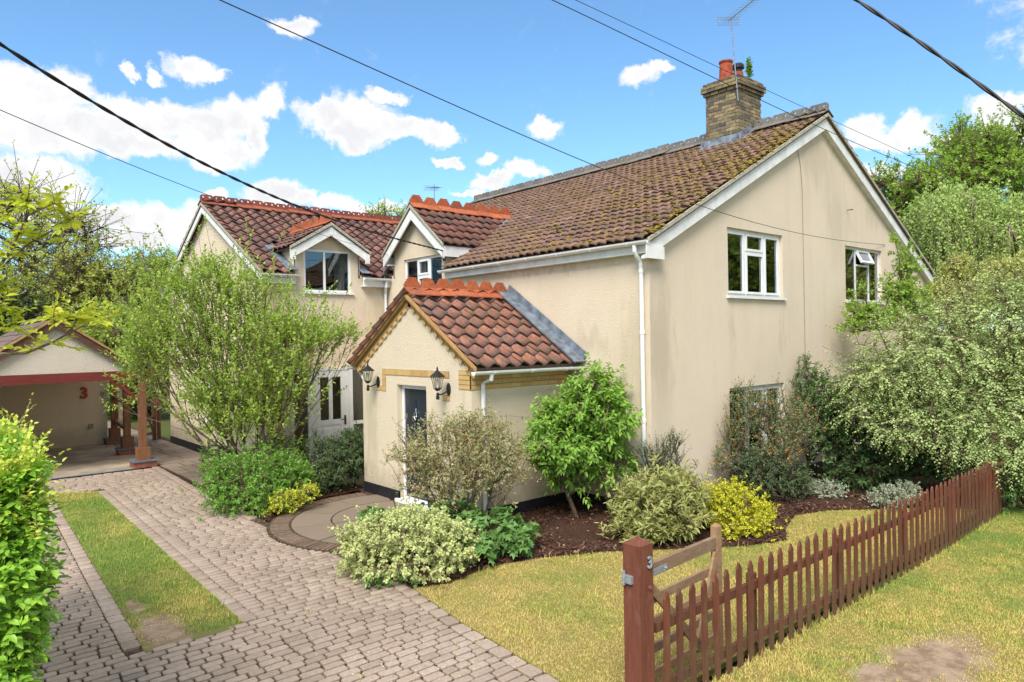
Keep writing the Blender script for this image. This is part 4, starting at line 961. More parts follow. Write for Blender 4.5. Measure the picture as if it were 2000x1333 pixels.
# chimney --------------------------------------------------------------
cx0, cx1, cy0, cy1 = 14.78, 15.80, 8.90, 9.78
b = MB(); b.box(cx0+.012, cx1-.012, cy0+.012, cy1-.012, 6.9, 8.98); ch = part('chimney', b, 'mortar', COT)
bm_ = {}
def cbrick(x0, x1, y0, y1, z0, z1, pr=0.):
    key = (round(x1-x0, 3), round(y1-y0, 3), round(z1-z0, 3))
    if key not in bm_: bm_[key] = MB().box(-key[0]/2, key[0]/2, -key[1]/2, key[1]/2, -key[2]/2, key[2]/2).mesh('brick', 'brick_stock')
    place('brick', bm_[key], ch, Matrix.Translation(((x0+x1)/2+random.gauss(0, .003), (y0+y1)/2+random.gauss(0, .003), (z0+z1)/2)))
z = 7.22; row = 0; gz = .079
while z < 8.98:
    out = .085 if z > 8.80 else (.045 if z > 8.72 else 0.)
    if z > 8.90: out = .045
    a, c, e, f_ = cx0-out, cx1+out, cy0-out, cy1+out; st = .22; off = .11 if row % 2 else 0; jt = .016
    for (p0, p1, side) in ((a, c, 'y0'), (a, c, 'y1'), (e, f_, 'x0'), (e, f_, 'x1')):
        t = p0-off
        while t < p1-.02:
            s0, s1 = max(t, p0), min(t+st-jt, p1); t += st
            if s1-s0 < .03: continue
            zz = (z, z+gz-jt)
            if side == 'y0': cbrick(s0, s1, e, e+.06, *zz)
            elif side == 'y1': cbrick(s0, s1, f_-.06, f_, *zz)
            else:
                s0b, s1b = max(s0, e+.062), min(s1, f_-.062)
                if s1b-s0b < .03: continue
                if side == 'x0': cbrick(a, a+.06, s0b, s1b, *zz)
                else: cbrick(c-.06, c, s0b, s1b, *zz)
    z += gz; row += 1
k = MB(); n_ = 4
k.add([(cx0-.05, cy0-.05, 8.985), (cx1+.05, cy0-.05, 8.985), (cx1+.05, cy1+.05, 8.985), (cx0-.05, cy1+.05, 8.985), (cx0+.2, cy0+.2, 9.13), (cx1-.2, cy0+.2, 9.13), (cx1-.2, cy1-.2, 9.13), (cx0+.2, cy1-.2, 9.13)],
      [(3, 2, 1, 0), (4, 5, 6, 7), (0, 1, 5, 4), (1, 2, 6, 5), (2, 3, 7, 6), (3, 0, 4, 7)]); part('flaunching', k, 'ridge_grey', ch)
k = MB(); k.lathe([(.17, 9.05), (.165, 9.14), (.15, 9.40), (.145, 9.46), (.165, 9.48), (.165, 9.52), (.135, 9.52), (.12, 9.1)], (15.02, 9.36, 0), 20); part('chimney_pot', k, 'terracotta', ch)
k = MB(); k.lathe([(.13, 9.05), (.125, 9.30), (.12, 9.34)], (15.45, 9.30, 0), 18); pot2 = part('chimney_pot', k, 'terracotta', ch)
k = MB(); k.lathe([(.10, 9.34), (.10, 9.42), (.15, 9.43), (.15, 9.50), (.12, 9.54), (.03, 9.55)], (15.45, 9.30, 0), 18); part('chimney_cowl', k, 'black_metal', ch)
k = MB()                                                            # lead apron round the foot
k.obox((14.72, 9.34, zM(14.72)+.10), (.02, 0, .11), (0, .55, 0), (.012, 0, -.004)); k.obox((14.60, 9.34, zM(14.6)+.055), nrm((1, 0, SM))*.12, (0, .58, 0), nrm((-SM, 0, 1))*.01)
k.obox((15.0, 8.87, zM(15.0)+.10), nrm((1, 0, SM))*.34, nrm((-SM, 0, 1))*.10, (0, .012, 0)); k.obox((15.0, 8.80, zM(15.0)+.06), nrm((1, 0, SM))*.36, (0, .08, 0), nrm((-SM, 0, 1))*.01)
k.obox((15.0, 9.81, zM(15.0)+.10), nrm((1, 0, SM))*.34, nrm((-SM, 0, 1))*.10, (0, .012, 0)); part('lead_flashing', k, 'lead', ch)
# thin cable and fixings on the gable
k = MB(); k.tube([(13.95, 7.06, 7.0), (14.15, 7.18, 6.88), (14.30, 7.19, 6.5), (14.36, 7.19, 6.0), (14.37, 7.19, 4.6), (14.38, 7.19, 2.6), (14.40, 7.19, .4)], .006, 5); part('wall_cable', k, 'bark_pale', COT)
k = MB(); k.tube([(16.50, 7.2, 5.80), (16.48, 7.06, 5.79), (16.30, 7.02, 5.77)], .012, 6); part('wall_hook', k, 'oak_stain', COT)

# ------------------------------------------------------------------ lanterns on the porch
def text_mesh(txt, size, depth_, mat, name):
    cu = bpy.data.curves.new('numeral', 'FONT'); cu.body = txt; cu.size = size; cu.extrude = depth_; cu.bevel_depth = .004*size/.1*.5; cu.align_x = 'CENTER'; cu.align_y = 'CENTER'; cu.offset = size*.012
    ob = bpy.data.objects.new('numeral', cu); COL.objects.link(ob); bpy.context.view_layer.update()
    me = bpy.data.meshes.new_from_object(ob.evaluated_get(bpy.context.evaluated_depsgraph_get())); bpy.data.objects.remove(ob)
    me.name = name; me.materials.clear(); me.materials.append(MATS[mat]); return me
def lantern(y, z, label):
    """six-sided coach lantern on a scrolled bracket, facing the drive"""
    t = thing('wall_lantern', label, 'lantern', (6.9, y, z), 'coach lanterns on the porch wall'); cx = 6.67; cz = z+.06
    k = MB(); k.lathe([(.012, -.010), (.055, -.006), (.06, .004), (.045, .014)], (0, 0, 0), 12)
    k.v = [(6.893+v[2]*-1.2, y+v[0], z+v[1]*1.9) for v in k.v]; part('back_plate', k, 'black_metal', t)
    k = MB(); k.tube([(6.89, y, z-.02), (6.82, y, z-.05), (6.74, y, z-.075), (cx, y, z-.07)], [.016, .012, .012, .016], 8).lathe([(.02, -.10), (.026, -.07), (.018, -.04)], (cx, y, z), 8); part('arm', k, 'black_metal', t)
    def ring(r, zz, n=6): return [V3(cx+r*math.cos(6.2832*i/n+.3), y+r*math.sin(6.2832*i/n+.3), zz) for i in range(n)]
    lo, hi = ring(.062, cz-.03), ring(.105, cz+.17); k = MB()
    for i in range(6): k.tube([lo[i], hi[i]], .006, 4).tube([lo[i], lo[(i+1) % 6]], .007, 4).tube([hi[i], hi[(i+1) % 6]], .007, 4)
    k.lathe([(.02, cz-.075), (.045, cz-.06), (.066, cz-.03), (.02, cz-.022)], (cx, y, 0), 6); part('cage', k, 'black_metal', t)
    k = MB()
    for i in range(6): k.add([lo[i], lo[(i+1) % 6], hi[(i+1) % 6], hi[i]], [(0, 1, 2, 3)])
    part('glass', k, 'lantern_glass', t)
    k = MB(); k.lathe([(.145, cz+.162), (.14, cz+.175), (.085, cz+.215), (.035, cz+.255), (.022, cz+.262), (.022, cz+.275), (.012, cz+.285), (.018, cz+.30), (.004, cz+.335)], (cx, y, 0), 6); part('lantern_roof', k, 'black_metal', t)
    k = MB(); k.lathe([(.016, cz-.02), (.016, cz+.05), (.022, cz+.07), (.022, cz+.11), (.01, cz+.13)], (cx, y, 0), 10); part('bulb', k, 'white_upvc', t)
    k = MB(); k.lathe([(.022, z-.155), (.030, z-.15), (.030, z-.10), (.02, z-.095)], (cx, y, 0), 8); part('sensor', k, 'black_metal', t)
lantern(11.93, 2.19, 'black coach lantern left of the navy porch door, nearest the glazed white door')
lantern(9.62, 2.15, 'black coach lantern on the porch wall right of the navy door, beside the brick corner')

# ------------------------------------------------------------------ carport
def carport():
    t = thing('carport', 'open carport with cream gable, dark red beam and brown posts on brick footings', 'carport', (2.6, 18.95, 0))
    xa, xe0, xe1, ze, za = 2.62, .86, 4.42, 2.40, 3.64; yf, yb = 18.95, 24.3
    s = (za-ze)/(xa-xe0)
    k = MB(); k.prism([(1.0, 2.36), (4.28, 2.36), (xa, za-.15)], (1, 0, 0), (0, 0, 1), (0, yf+.02, 0), (0, .1, 0)); part('gable_wall', k, 'render_pale', t)
    k = MB(); k.box(.72, 4.62, yf-.05, yf+.06, 2.145, 2.355); part('beam', k, 'red_beam', t)
    k = MB(); k.bar((4.39, yf+.07, 2.24), (4.79, yb, 2.24), .16, .16).box(.78, .94, yf+.07, yb, 2.16, 2.32); part('wall_plate', k, 'dark_board', t)
    for sx in (-1, 1):
        e = V3(xa+sx*1.80, 0, za-1.80*s*.98); k = MB()
        p, q = V3(xa, yf-.10, za-.03), V3(e[0], yf-.10, e[2]-.03)
        k.prism([(0, 0), (1, 0), (1, -1), (0, -1)], q-p, V3(0, 0, .20), p, V3(0, .03, 0)); part('barge_board', k, 'dark_board', t)
        k = MB(); k.prism([(0, 0), (1, 0), (1, 1), (0, 1)], q-p, V3(0, 0, .055), p+V3(0, -.04, -.01), V3(0, .07, 0)); part('verge_trim', k, 'verge_wood', t)
        k = MB(); a, c = V3(xa, yf-.12, za), V3(e[0], yf-.12, e[2]); L = V3(0, yb-yf+.3, 0)
        k.add([a, a+L, c+L, c]+[v-V3(0, 0, .05) for v in (a, a+L, c+L, c)], [(0, 1, 2, 3), (7, 6, 5, 4), (0, 3, 7, 4), (1, 5, 6, 2), (2, 6, 7, 3)]); r_ = part('roof', k, 'plain_tile', t)
        me = MB().box(.003, .262, 0, .34, .012, .026).mesh('roof_tile', 'plain_tile'); d = nrm(a-c); ax = V3(0, 1, 0); o = c
        if np.cross(ax, d)[2] < 0: o = c+L; ax = -ax
        n = np.cross(ax, d); LL = np.linalg.norm(a-c)
        its = [frame(o+ax*(.265*i+(.13 if r % 2 else 0))+d*(r*.25)+n*random.gauss(.002, .002), ax, d, n) @ Matrix.Rotation(-.055, 4, 'X') for r in range(int(LL/.25)) for i in range(20)]
        if sx < 0:
            its.sort(key=lambda M: depth(M.translation))
            for M in its: place('roof_tile', me, r_, M)
        else: part('roof_tiles', bake([(me, M) for M in its], 'roof_tiles', 'plain_tile'), None, r_, 'stuff')
        if sx > 0:
            rt_ = MB(); rt_.prism([(-.12, -.07), (0, .03), (.12, -.07), (.12, -.09), (0, 0.), (-.12, -.09)], (1, 0, 0), (0, 0, 1), (0, 0, 0), (0, .44, 0)); rme = rt_.mesh('ridge_tile', 'plain_tile')
            for i in range(12): place('ridge_tile', rme, r_, Matrix.Translation((xa, yf-.12+.45*i, za+.05)))
    k = MB(); k.box(.8, 4.66, yb, yb+.15, 0, 2.3); part('back_wall', k, 'render_porch', t)
    k = MB(); k.box(.8, .9, yf+.1, yb-.005, 0, 2.15); part('side_wall', k, 'render_porch', t)
    n3 = text_mesh('3', .46, .02, 'red_number', 'house_number'); place('house_number', n3, t, frame((4.05, yb-.022, 1.55), (1, 0, 0), (0, 0, 1), (0, -1, 0)))
    k = MB(); k.box(4.15, 4.27, yb-.06, yb-.001, .50, .62); part('socket_box', k, 'sensor_grey', t)
    k = MB(); k.box(4.50, 4.58, yb-.05, yb-.001, 1.46, 1.56); part('switch_box', k, 'sensor_grey', t)
    for y, sx_ in ((18.98, 0.), (21.55, .21), (24.05, .40)):
        k = MB(); k.box(4.31+sx_, 4.47+sx_, y-.08, y+.08, .46, 2.145); po = part('post', k, 'oak_stain', t)
        k = MB(); k.box(4.25+sx_, 4.53+sx_, y-.14, y+.14, .17, .47); part('post_base', k, 'oak_stain', po)
        k = MB(); k.box(4.12+sx_, 4.68+sx_, y-.24, y+.24, .135, .172); part('footing_slab', k, 'slate', po)
        for r in range(2):
            z0 = .002+.067*r
            for i in range(2): k = MB(); k.box(4.14+sx_+.262*i, 4.14+sx_+.262*i+.252, y-.22, y-.12, z0, z0+.060); part('brick', k, 'brick_red', po)
            for i in range(2): k = MB(); k.box(4.14+sx_, 4.24+sx_, y-.11+.17*i, y+.05+.17*i, z0, z0+.060); part('brick', k, 'brick_red', po)
        k = MB(); k.box(4.15+sx_, 4.65+sx_, y-.21, y+.21, 0, .134); part('footing', k, 'mortar', po)
    k = MB(); k.bar((4.31, 18.98, 1.62), (3.80, 18.98, 2.15), .11, .07, (0, 1, 0)); part('brace', k, 'red_beam', t)
    k = MB(); k.bar((4.39, 19.06, 1.72), (4.39, 19.5, 2.16), .10, .07, (1, 0, 0)); part('brace', k, 'oak_stain', t)
    for z_ in (.62, 1.35): k = MB(); k.bar((4.60, 21.63, z_+.05), (4.78, 23.97, z_+.05), .10, .06); part('rail', k, 'oak_stain', t)
    k = MB(); k.box(.4, 4.70, 18.90, 24.4, -.06, .0); structure('carport_slab', k, 'concrete')
    k = MB(); k.box(.4, 4.62, 18.77, 18.89, -.06, -.004); dc = structure('drain_channel', k, 'black_plinth')
    sl_ = MB().box(-.012, .012, -.055, .055, -.003, .003).mesh('drain_slot', 'galvanised')
    for i in range(150): place('drain_slot', sl_, dc, Matrix.Translation((.42+.028*i, 18.83, .001)))
carport()

# ------------------------------------------------------------------ fence, gate post, gates
def fence():
    t = thing('picket_fence', 'low red brown picket fence with pointed pales running along the lawn', 'fence', (4.5, 3.5, 0))
    hw, th = .033, .011; me = MB().prism([(-hw, 0), (hw, 0), (hw, .87), (0, .93), (-hw, .87)], (1, 0, 0), (0, 0, 1), (0, -th, 0), (0, 2*th, 0)).mesh('picket', 'fence_stain')
    x = 4.60; i = 0
    while x < 14.6:
        place('picket', me, t, Matrix.Translation((x, 3.462+.04*math.sin(x*.5), random.gauss(.0, .008))) @ Matrix.Rotation(random.gauss(0, .012), 4, 'Y') @ Matrix.Rotation(random.gauss(0, .03), 4, 'Z')); x += .176+random.gauss(0, .004)
    px = [4.50, 6.02, 7.75, 9.5, 11.25, 13.0, 14.7]
    for a, c in zip(px[:-1], px[1:]):
        for z_ in (.17, .66):
            k = MB(); k.bar((a, 3.50+.04*math.sin(a*.5), z_), (c, 3.50+.04*math.sin(c*.5), z_), .075, .04, (0, 0, 1)); part('rail', k, 'fence_stain', t)
    for a in px[1:]:
        k = MB(); y = 3.565+.04*math.sin(a*.5); k.box(a-.035, a+.035, y-.035, y+.035, -.1, .74).add([(a-.035, y-.035, .74), (a+.035, y-.035, .74), (a+.035, y+.035, .74), (a-.035, y+.035, .74), (a, y, .765)], [(0, 1, 4), (1, 2, 4), (2, 3, 4), (3, 0, 4)]); part('fence_post', k, 'fence_stain', t)
fence()
def gate_post():
    t = thing('gate_post', 'thick square red brown timber gate post with pyramid top and number 3', 'gate post', (4.36, 3.56, 0)); cx, cy, h = 4.36, 3.57, .083
    k = MB(); k.box(cx-h, cx+h, cy-h, cy+h, -.2, 1.36); k.add([(cx-h, cy-h, 1.36), (cx+h, cy-h, 1.36), (cx+h, cy+h, 1.36), (cx-h, cy+h, 1.36), (cx, cy, 1.415)], [(0, 1, 4), (1, 2, 4), (2, 3, 4), (3, 0, 4)])
    part('post', k, 'post_stain', t)
    n3 = text_mesh('3', .125, .006, 'galvanised', 'house_number'); place('house_number', n3, t, frame((cx+.035, cy-h-.008, 1.215), (1, 0, 0), (0, 0, 1), (0, -1, 0)))
    k = MB(); k.tube([(cx+.035, cy-h-.0, 1.02), (cx+.035, cy-h-.014, 1.02)], .016, 8); part('bolt', k, 'oak_stain', t)
    k = MB(); k.box(cx-h-.03, cx-h+.001, cy-.02, cy+.05, 1.06, 1.12).tube([(cx-h-.02, cy+.06, 1.04), (cx-h-.02, cy+.06, 1.15)], .014, 8); part('hinge_plate', k, 'galvanised', t)
gate_post()
def open_gate():
    t = thing('field_gate', 'weathered brown timber gate standing open behind the picket fence', 'gate', (4.5, 3.74, 0))
    a, c = V3(4.50, 3.715, 0), V3(5.80, 3.80, 0); d = nrm(c-a); n = V3(-d[1], d[0], 0)
    p = lambda s, z, o=0.: a+d*s+V3(0, 0, z)+n*o; L = np.linalg.norm(c-a); w = 'weathered_wood'
    for s, h in ((.035, 1.10), (L, 1.15)):
        k = MB(); k.obox(p(s, h/2+.03), d*.04, n*.035, (0, 0, h/2)); q = p(s, h+.03)
        k.add([q-d*.04-n*.035, q+d*.04-n*.035, q+d*.04+n*.035, q-d*.04+n*.035, q+V3(0, 0, .035)-d*.01], [(0, 1, 4), (1, 2, 4), (2, 3, 4), (3, 0, 4)]); part('stile', k, w, t)
    for z_, hw in ((1.03, .055), (.78, .038), (.58, .036), (.36, .036), (.14, .036)):
        k = MB(); k.bar(p(.075, z_), p(L-.04, z_), 2*hw, .045 if hw > .05 else .028); part('rail', k, w, t)
    for s0, z0, s1, z1 in ((.12, .95, .95, .14), (L-.06, .95, L-.42, .14)):
        k = MB(); k.bar(p(s0, z0, -.03), p(s1, z1, -.03), .075, .025); part('brace', k, w, t)
    k = MB(); k.bar(p(.0, 1.01, -.028), p(.42, 1.01, -.028), .055, .008).tube([p(.40, 1.01, -.025), p(.40, 1.01, -.045)], .012, 6).tube([p(.12, 1.01, -.025), p(.12, 1.01, -.045)], .012, 6); part('hinge_strap', k, 'galvanised', t)
open_gate()
def garden_gate():
    t = thing('garden_gate', 'small dark brown timber gate between the carport and the cottage wall', 'gate', (5.6, 23.6, 0)); w = 'oak_stain'
    a, c = V3(5.42, 23.2, 0), V3(5.86, 23.9, 0); d = nrm(c-a); L = np.linalg.norm(c-a); p = lambda s, z: a+d*s+V3(0, 0, z)
    for q in (a, c, V3(6.03, 24.05, 0)):
        k = MB(); k.box(q[0]-.05, q[0]+.05, q[1]-.05, q[1]+.05, 0, 1.30); part('post', k, w, t)
    for z_ in (.25, .48, .72, 1.12):
        k = MB(); k.bar(p(.06, z_), p(L-.06, z_), .075, .03); part('rail', k, w, t)
    k = MB(); k.bar(p(.08, 1.1), p(L-.08, .25), .06, .03); part('brace', k, w, t)
garden_gate()

# ------------------------------------------------------------------ aerials and overhead wires
def aerial(base, top, boom0, boom1, n, label, el=.30, r=.014):
    t = thing('tv_aerial', label, 'aerial', base); b0, b1 = V3(*boom0), V3(*boom1)
    k = MB(); k.tube([base, top], r, 8); part('mast', k, 'grey_metal', t)
    k = MB(); k.tube([b0, b1], r*.75, 6); part('boom', k, 'grey_metal', t)
    d = nrm(b1-b0); sdv = nrm(np.cross(d, (0, 0, 1)))
    for i in range(n):
        c = b0+(b1-b0)*(i+.5)/n; k = MB(); e = el*(1-.35*i/n); k.tube([c-sdv*e/2, c+sdv*e/2], r*.32, 4); part('element', k, 'grey_metal', t)
    for z_ in (-.06, .06):
        k = MB(); c = b0+V3(0, 0, z_)
        for j in (-.025, .025): k.tube([c-sdv*.28+V3(0, 0, j), c+sdv*.28+V3(0, 0, j)], r*.4, 4)
        k.tube([c-sdv*.28-V3(0, 0, .025), c-sdv*.28+V3(0, 0, .025)], r*.4, 4).tube([c+sdv*.28-V3(0, 0, .025), c+sdv*.28+V3(0, 0, .025)], r*.4, 4); part('reflector', k, 'grey_metal', t)
dm = 16.15
aerial(V3(14.74, 8.88, 8.4), at(1427, 34, 16.25), at(1422, 42, 16.2), at(1480, -6, 14.4), 11, 'tall mast television aerial strapped to the brick chimney', .34)
fa = at(848, 362, 27.5); aerial(V3(fa[0], fa[1], 4.5), fa+V3(0, 0, .05), at(842, 368, 27.4), at(856, 366, 26.2), 6, 'small television aerial showing above the orange crested dormer ridge', .5, .016)
def wire(pix, d0, d1, r, label, twist=False, ends=(None, None), group=None):
    """service wire through pixels; a straight run in plan, so its depth goes as 1/d"""
    p = np.array(pix, float); t_ = (p[:, 0]-p[0, 0])/(p[-1, 0]-p[0, 0]); dd = 1/((1-t_)/d0+t_/d1)
    pts = [at(a, b_, q) for (a, b_), q in zip(p, dd)]
    if ends[0] is not None: pts[0] = V3(*ends[0])
    if ends[1] is not None: pts[-1] = V3(*ends[1])
    s = np.linspace(0, 1, 40 if not twist else 90); P_ = np.array(pts); L = np.concatenate([[0], np.cumsum(np.linalg.norm(np.diff(P_, axis=0), axis=1))]); L /= L[-1]
    # smooth the few given points with a cubic fit
    deg = min(4, len(pts)-1); fit = np.stack([np.polyval(np.polyfit(L, P_[:, i], deg), s) for i in range(3)], 1); fit[0], fit[-1] = P_[0], P_[-1]
    o = thing('overhead_wire', label, 'wire', pts[-1], group)
    if twist:
        total = np.linalg.norm(np.diff(fit, axis=0), axis=1).sum()
        d = nrm(fit[-1]-fit[0]); a = nrm(np.cross(d, (0, 0, 1))); b_ = np.cross(d, a)
        ss = np.linspace(0, 1, 260); F = np.stack([np.interp(ss, s, fit[:, i]) for i in range(3)], 1)
        for ph in (0, math.pi):
            w = ss*total/.55*2*math.pi+ph; k = MB(); k.tube(F+r*.75*(np.cos(w)[:, None]*a+np.sin(w)[:, None]*b_), r, 5); part('strand', k, 'cable_black', o)
    else:
        k = MB(); k.tube(fit, r, 5); part('cable', k, 'cable_black', o)
wire([(-220, -62), (0, 87), (200, 209), (400, 322), (500, 370), (620, 417), (740, 458), (868, 490)], 4.6, depth((9.12, 12.76, 4.95)), .0105, 'thick twisted black cable sagging down to the dormer corner', True, (None, (9.15, 12.80, 4.94)))
wire([(-220, 118), (0, 217), (200, 298), (404, 381), (620, 456), (762, 500)], 5.5, depth((9.0, 15.2, 5.0)), .0045, 'thin dark wire crossing low in the left sky towards the wing roof')
wire([(200, -100), (430, 0), (700, 119), (1000, 258), (1165, 326), (1375, 403), (1530, 450), (1735, 478)], 5.2, depth((18.68, 7.15, 5.16)), .0055, 'thin dark wire crossing above the whole roof to the gable end', False, (None, (18.60, 7.19, 5.15)))
wire([(840, -110), (1075, 0), (1300, 106), (1440, 173), (1600, 250), (1750, 312), (1830, 345)], 8.4, 17.5, .0065, 'dark overhead wire passing in front of the chimney, lower of the close pair', group='pair of wires past the chimney')
wire([(900, -100), (1125, 0), (1300, 82), (1421, 143), (1580, 213), (1760, 297), (1850, 340)], 8.8, 18.3, .0048, 'thin overhead wire passing the chimney pots, upper of the close pair', group='pair of wires past the chimney')
wire([(1420, -180), (1672, 0), (1760, 58), (1850, 120), (2000, 228), (2200, 360)], 6.4, 4.6, .0095, 'thick twisted black cable in the top right corner of the sky', True)
k = thing('cable_bracket', 'black coiled cable bracket on the dormer corner below the barge board', 'bracket', (9.18, 12.80, 4.9))
b = MB(); b.tube([(9.2, 12.83, 4.95), (9.10, 12.80, 4.96)], .014, 6); part('hook', b, 'black_metal', k)
b = MB()
for j, (r_, zz) in enumerate(((.09, 4.84), (.075, 4.80), (.10, 4.82))): b.tube([(9.12-.01*j, 12.78+r_*.55*math.cos(q*.55), zz+r_*math.sin(q*.55)) for q in range(12)], .007, 5)
part('cable_loop', b, 'cable_black', k)

# ------------------------------------------------------------------ plants
def unit(a): return a/np.maximum(np.linalg.norm(a, axis=-1, keepdims=True), 1e-9)
def in_house(p):
    x, y, z = p[:, 0], p[:, 1], p[:, 2]
    main = (x > 9.10) & (y > 7.12) & (y < 19.8) & (x < 21.4) & (z < zM(np.minimum(x, 2*RX-x))+.1)
    wing = (x > 5.98) & (y > 15.28) & (y < 23.2) & (x < 13) & (z < zW(np.minimum(y, 2*RWY-y))+.15)
    por = (x > 6.82) & (y > 8.90) & (y < 12.6) & (x < 9.3) & (z < PZ-PSL*np.abs(y-PC)+.15)
    cp = (x > .6) & (x < 4.75) & (y > 18.7) & (y < 24.6) & (z < 3.7)
    return main | wing | por | cp
class Env:
    """crown envelope: ellipsoids given by their picture box and depth; axes along view right, depth and up"""
    def __init__(s, *els): s.e = [(at(px, py, d), np.array([rx*d/FPX, th, ry*d/FPX]), w) for px, py, rx, ry, d, th, w in [(*q, 1.)[:7] for q in els]]
    def sample(s, n, shell=.35, r=rng, zmin=.04, lump=.18, wild=.10):
        wt = np.array([w*np.prod(a)**.75 for c, a, w in s.e]); k = r.choice(len(s.e), n, p=wt/wt.sum())
        u = unit(r.normal(size=(n, 3))); rad = r.random(n)**shell
        rad = rad*np.where(r.random(n) < wild, r.uniform(1.0, 1.22+wild, n), 1.)*(1-lump+lump*2*value_noise(u[:, 0]*3+k*7.3, u[:, 2]*3+u[:, 1]*3.7, 1., 31))
        B = np.stack([_r, np.array([_f[0], _f[1], 0])/math.hypot(_f[0], _f[1]), V3(0, 0, 1)])
        C_ = np.array([q[0] for q in s.e])[k]; A = np.array([q[1] for q in s.e])[k]
        p = C_+(u*rad[:, None]*A) @ B; out = unit((u/A) @ B)
        ok = (p[:, 2] > zmin) & ~in_house(p); return p[ok], out[ok]
def grow(base, pts, alpha=.5, step=.35, wob=.05, r=rng):
    """join every point to the skeleton so that stems stay short and direct; returns nodes, parents"""
    base = np.atleast_2d(np.asarray(base, float)); n0 = len(base); cap = n0+len(pts)*4+10
    N = np.zeros((cap, 3)); par = np.full(cap, -1); path = np.zeros(cap); N[:n0] = base; k = n0
    order = np.argsort(np.linalg.norm(pts-base.mean(0), axis=1)); tip = np.zeros(len(pts), int)
    for i in order:
        d = np.linalg.norm(N[:k]-pts[i], axis=1); j = int(np.argmin(d+alpha*path[:k])); L = d[j]; m = min(3, int(L/step))
        for q in range(1, m+1):
            t = q/(m+1); N[k] = N[j]+(pts[i]-N[j])*(1/(m+2-q))+r.normal(0, wob*L/(m+1), 3) if False else N[j]*(1-1/(m+2-q))+pts[i]*(1/(m+2-q))+r.normal(0, wob, 3)*L*.4
            par[k] = j; path[k] = path[j]+np.linalg.norm(N[k]-N[j]); j = k; k += 1
        N[k] = pts[i]; par[k] = j; path[k] = path[j]+np.linalg.norm(N[k]-N[j]); tip[i] = k; k += 1
    return N[:k], par[:k], tip
def limbs(name, N, par, r0, rmax, mat, parent, sides=5):
    k = len(N); cnt = np.ones(k)
    for i in range(k-1, -1, -1):
        if par[i] >= 0: cnt[par[i]] += cnt[i]
    rad = np.minimum(r0*cnt**.46, rmax)
    e = np.nonzero(par >= 0)[0]; a, b_ = N[par[e]], N[e]; ra, rb = np.minimum(rad[par[e]], rad[e]*1.6), rad[e]
    d = unit(b_-a); ref = np.where(np.abs(d[:, 2:3]) < .9, V3(0, 0, 1), V3(1, 0, 0)); s = unit(np.cross(d, ref)); t = np.cross(d, s)
    an = 2*np.pi*np.arange(sides)/sides; off = np.cos(an)[None, :, None]*s[:, None]+np.sin(an)[None, :, None]*t[:, None]
    Vv = np.concatenate([a[:, None]+off*ra[:, None, None], b_[:, None]+off*rb[:, None, None]], 1).reshape(-1, 3)
    i = np.arange(len(e))[:, None]*2*sides; F = [i+np.array([j, (j+1) % sides, sides+(j+1) % sides, sides+j]) for j in range(sides)]
    return part(name, np_mesh(name, Vv, [np.concatenate(F)], mat, smooth=True), None, parent)
def leaf_mesh(name, mat, Pp, Dd, Nn, L, W, parent, fold=.25, droop=.12, shape='oval', val=None, flower=None, r=rng):
    """Pp leaf bases, Dd leaf axes, Nn face normals, L lengths, W half widths"""
    n = len(Pp); Dd = unit(Dd); S = unit(np.cross(Dd, Nn)); Nn = np.cross(S, Dd)
    L = np.broadcast_to(L, n)[:, None]; W = np.broadcast_to(W, n)[:, None]
    dr = -V3(0, 0, 1)*droop*L
    if shape == 'oval':
        q = [Pp, Pp+Dd*L*.30+S*W*.92+Nn*W*fold, Pp+Dd*L*.66+S*W*.80+Nn*W*fold+dr*.4, Pp+Dd*L+dr, Pp+Dd*L*.66-S*W*.80+Nn*W*fold+dr*.4, Pp+Dd*L*.30-S*W*.92+Nn*W*fold]
        ix = [[0, 1, 2, 3], [0, 3, 4, 5]]; gx = [.5, 1, 1, .5, 0, 0]
    elif shape == 'lobed':
        q = [Pp, Pp+Dd*L*.10+S*W*.8, Pp+Dd*L*.35+S*W*.55, Pp+Dd*L*.55+S*W*1.05+dr, Pp+Dd*L*.62+S*W*.4+dr*.3, Pp+Dd*L+dr, Pp+Dd*L*.62-S*W*.4+dr*.3, Pp+Dd*L*.55-S*W*1.05+dr, Pp+Dd*L*.35-S*W*.55, Pp+Dd*L*.10-S*W*.8]
        ix = [[0, 1, 2, 4], [2, 3, 4, 4][:3], [0, 4, 5, 6], [0, 6, 8, 9], [6, 7, 8]]; gx = [.5]*10
    else:
        q = [Pp, Pp+Dd*L*.45+S*W+Nn*W*fold, Pp+Dd*L+dr, Pp+Dd*L*.45-S*W+Nn*W*fold]; ix = [[0, 1, 2], [0, 2, 3]]; gx = [.5, 1, .5, 0]
    m_ = len(q); Vv = np.stack(q, 1).reshape(-1, 3); i = np.arange(n)[:, None]*m_
    by = {}
    for f in ix: by.setdefault(len(f), []).append(i+np.array(f))
    val = r.random(n) if val is None else val; fl = np.zeros(n) if flower is None else flower
    A = np.stack([np.repeat(val, m_), np.tile(gx, n), np.repeat(fl, m_), np.ones(n*m_)], 1)
    return part(name, np_mesh(name, Vv, [np.concatenate(v) for v in by.values()], mat, A), None, parent)
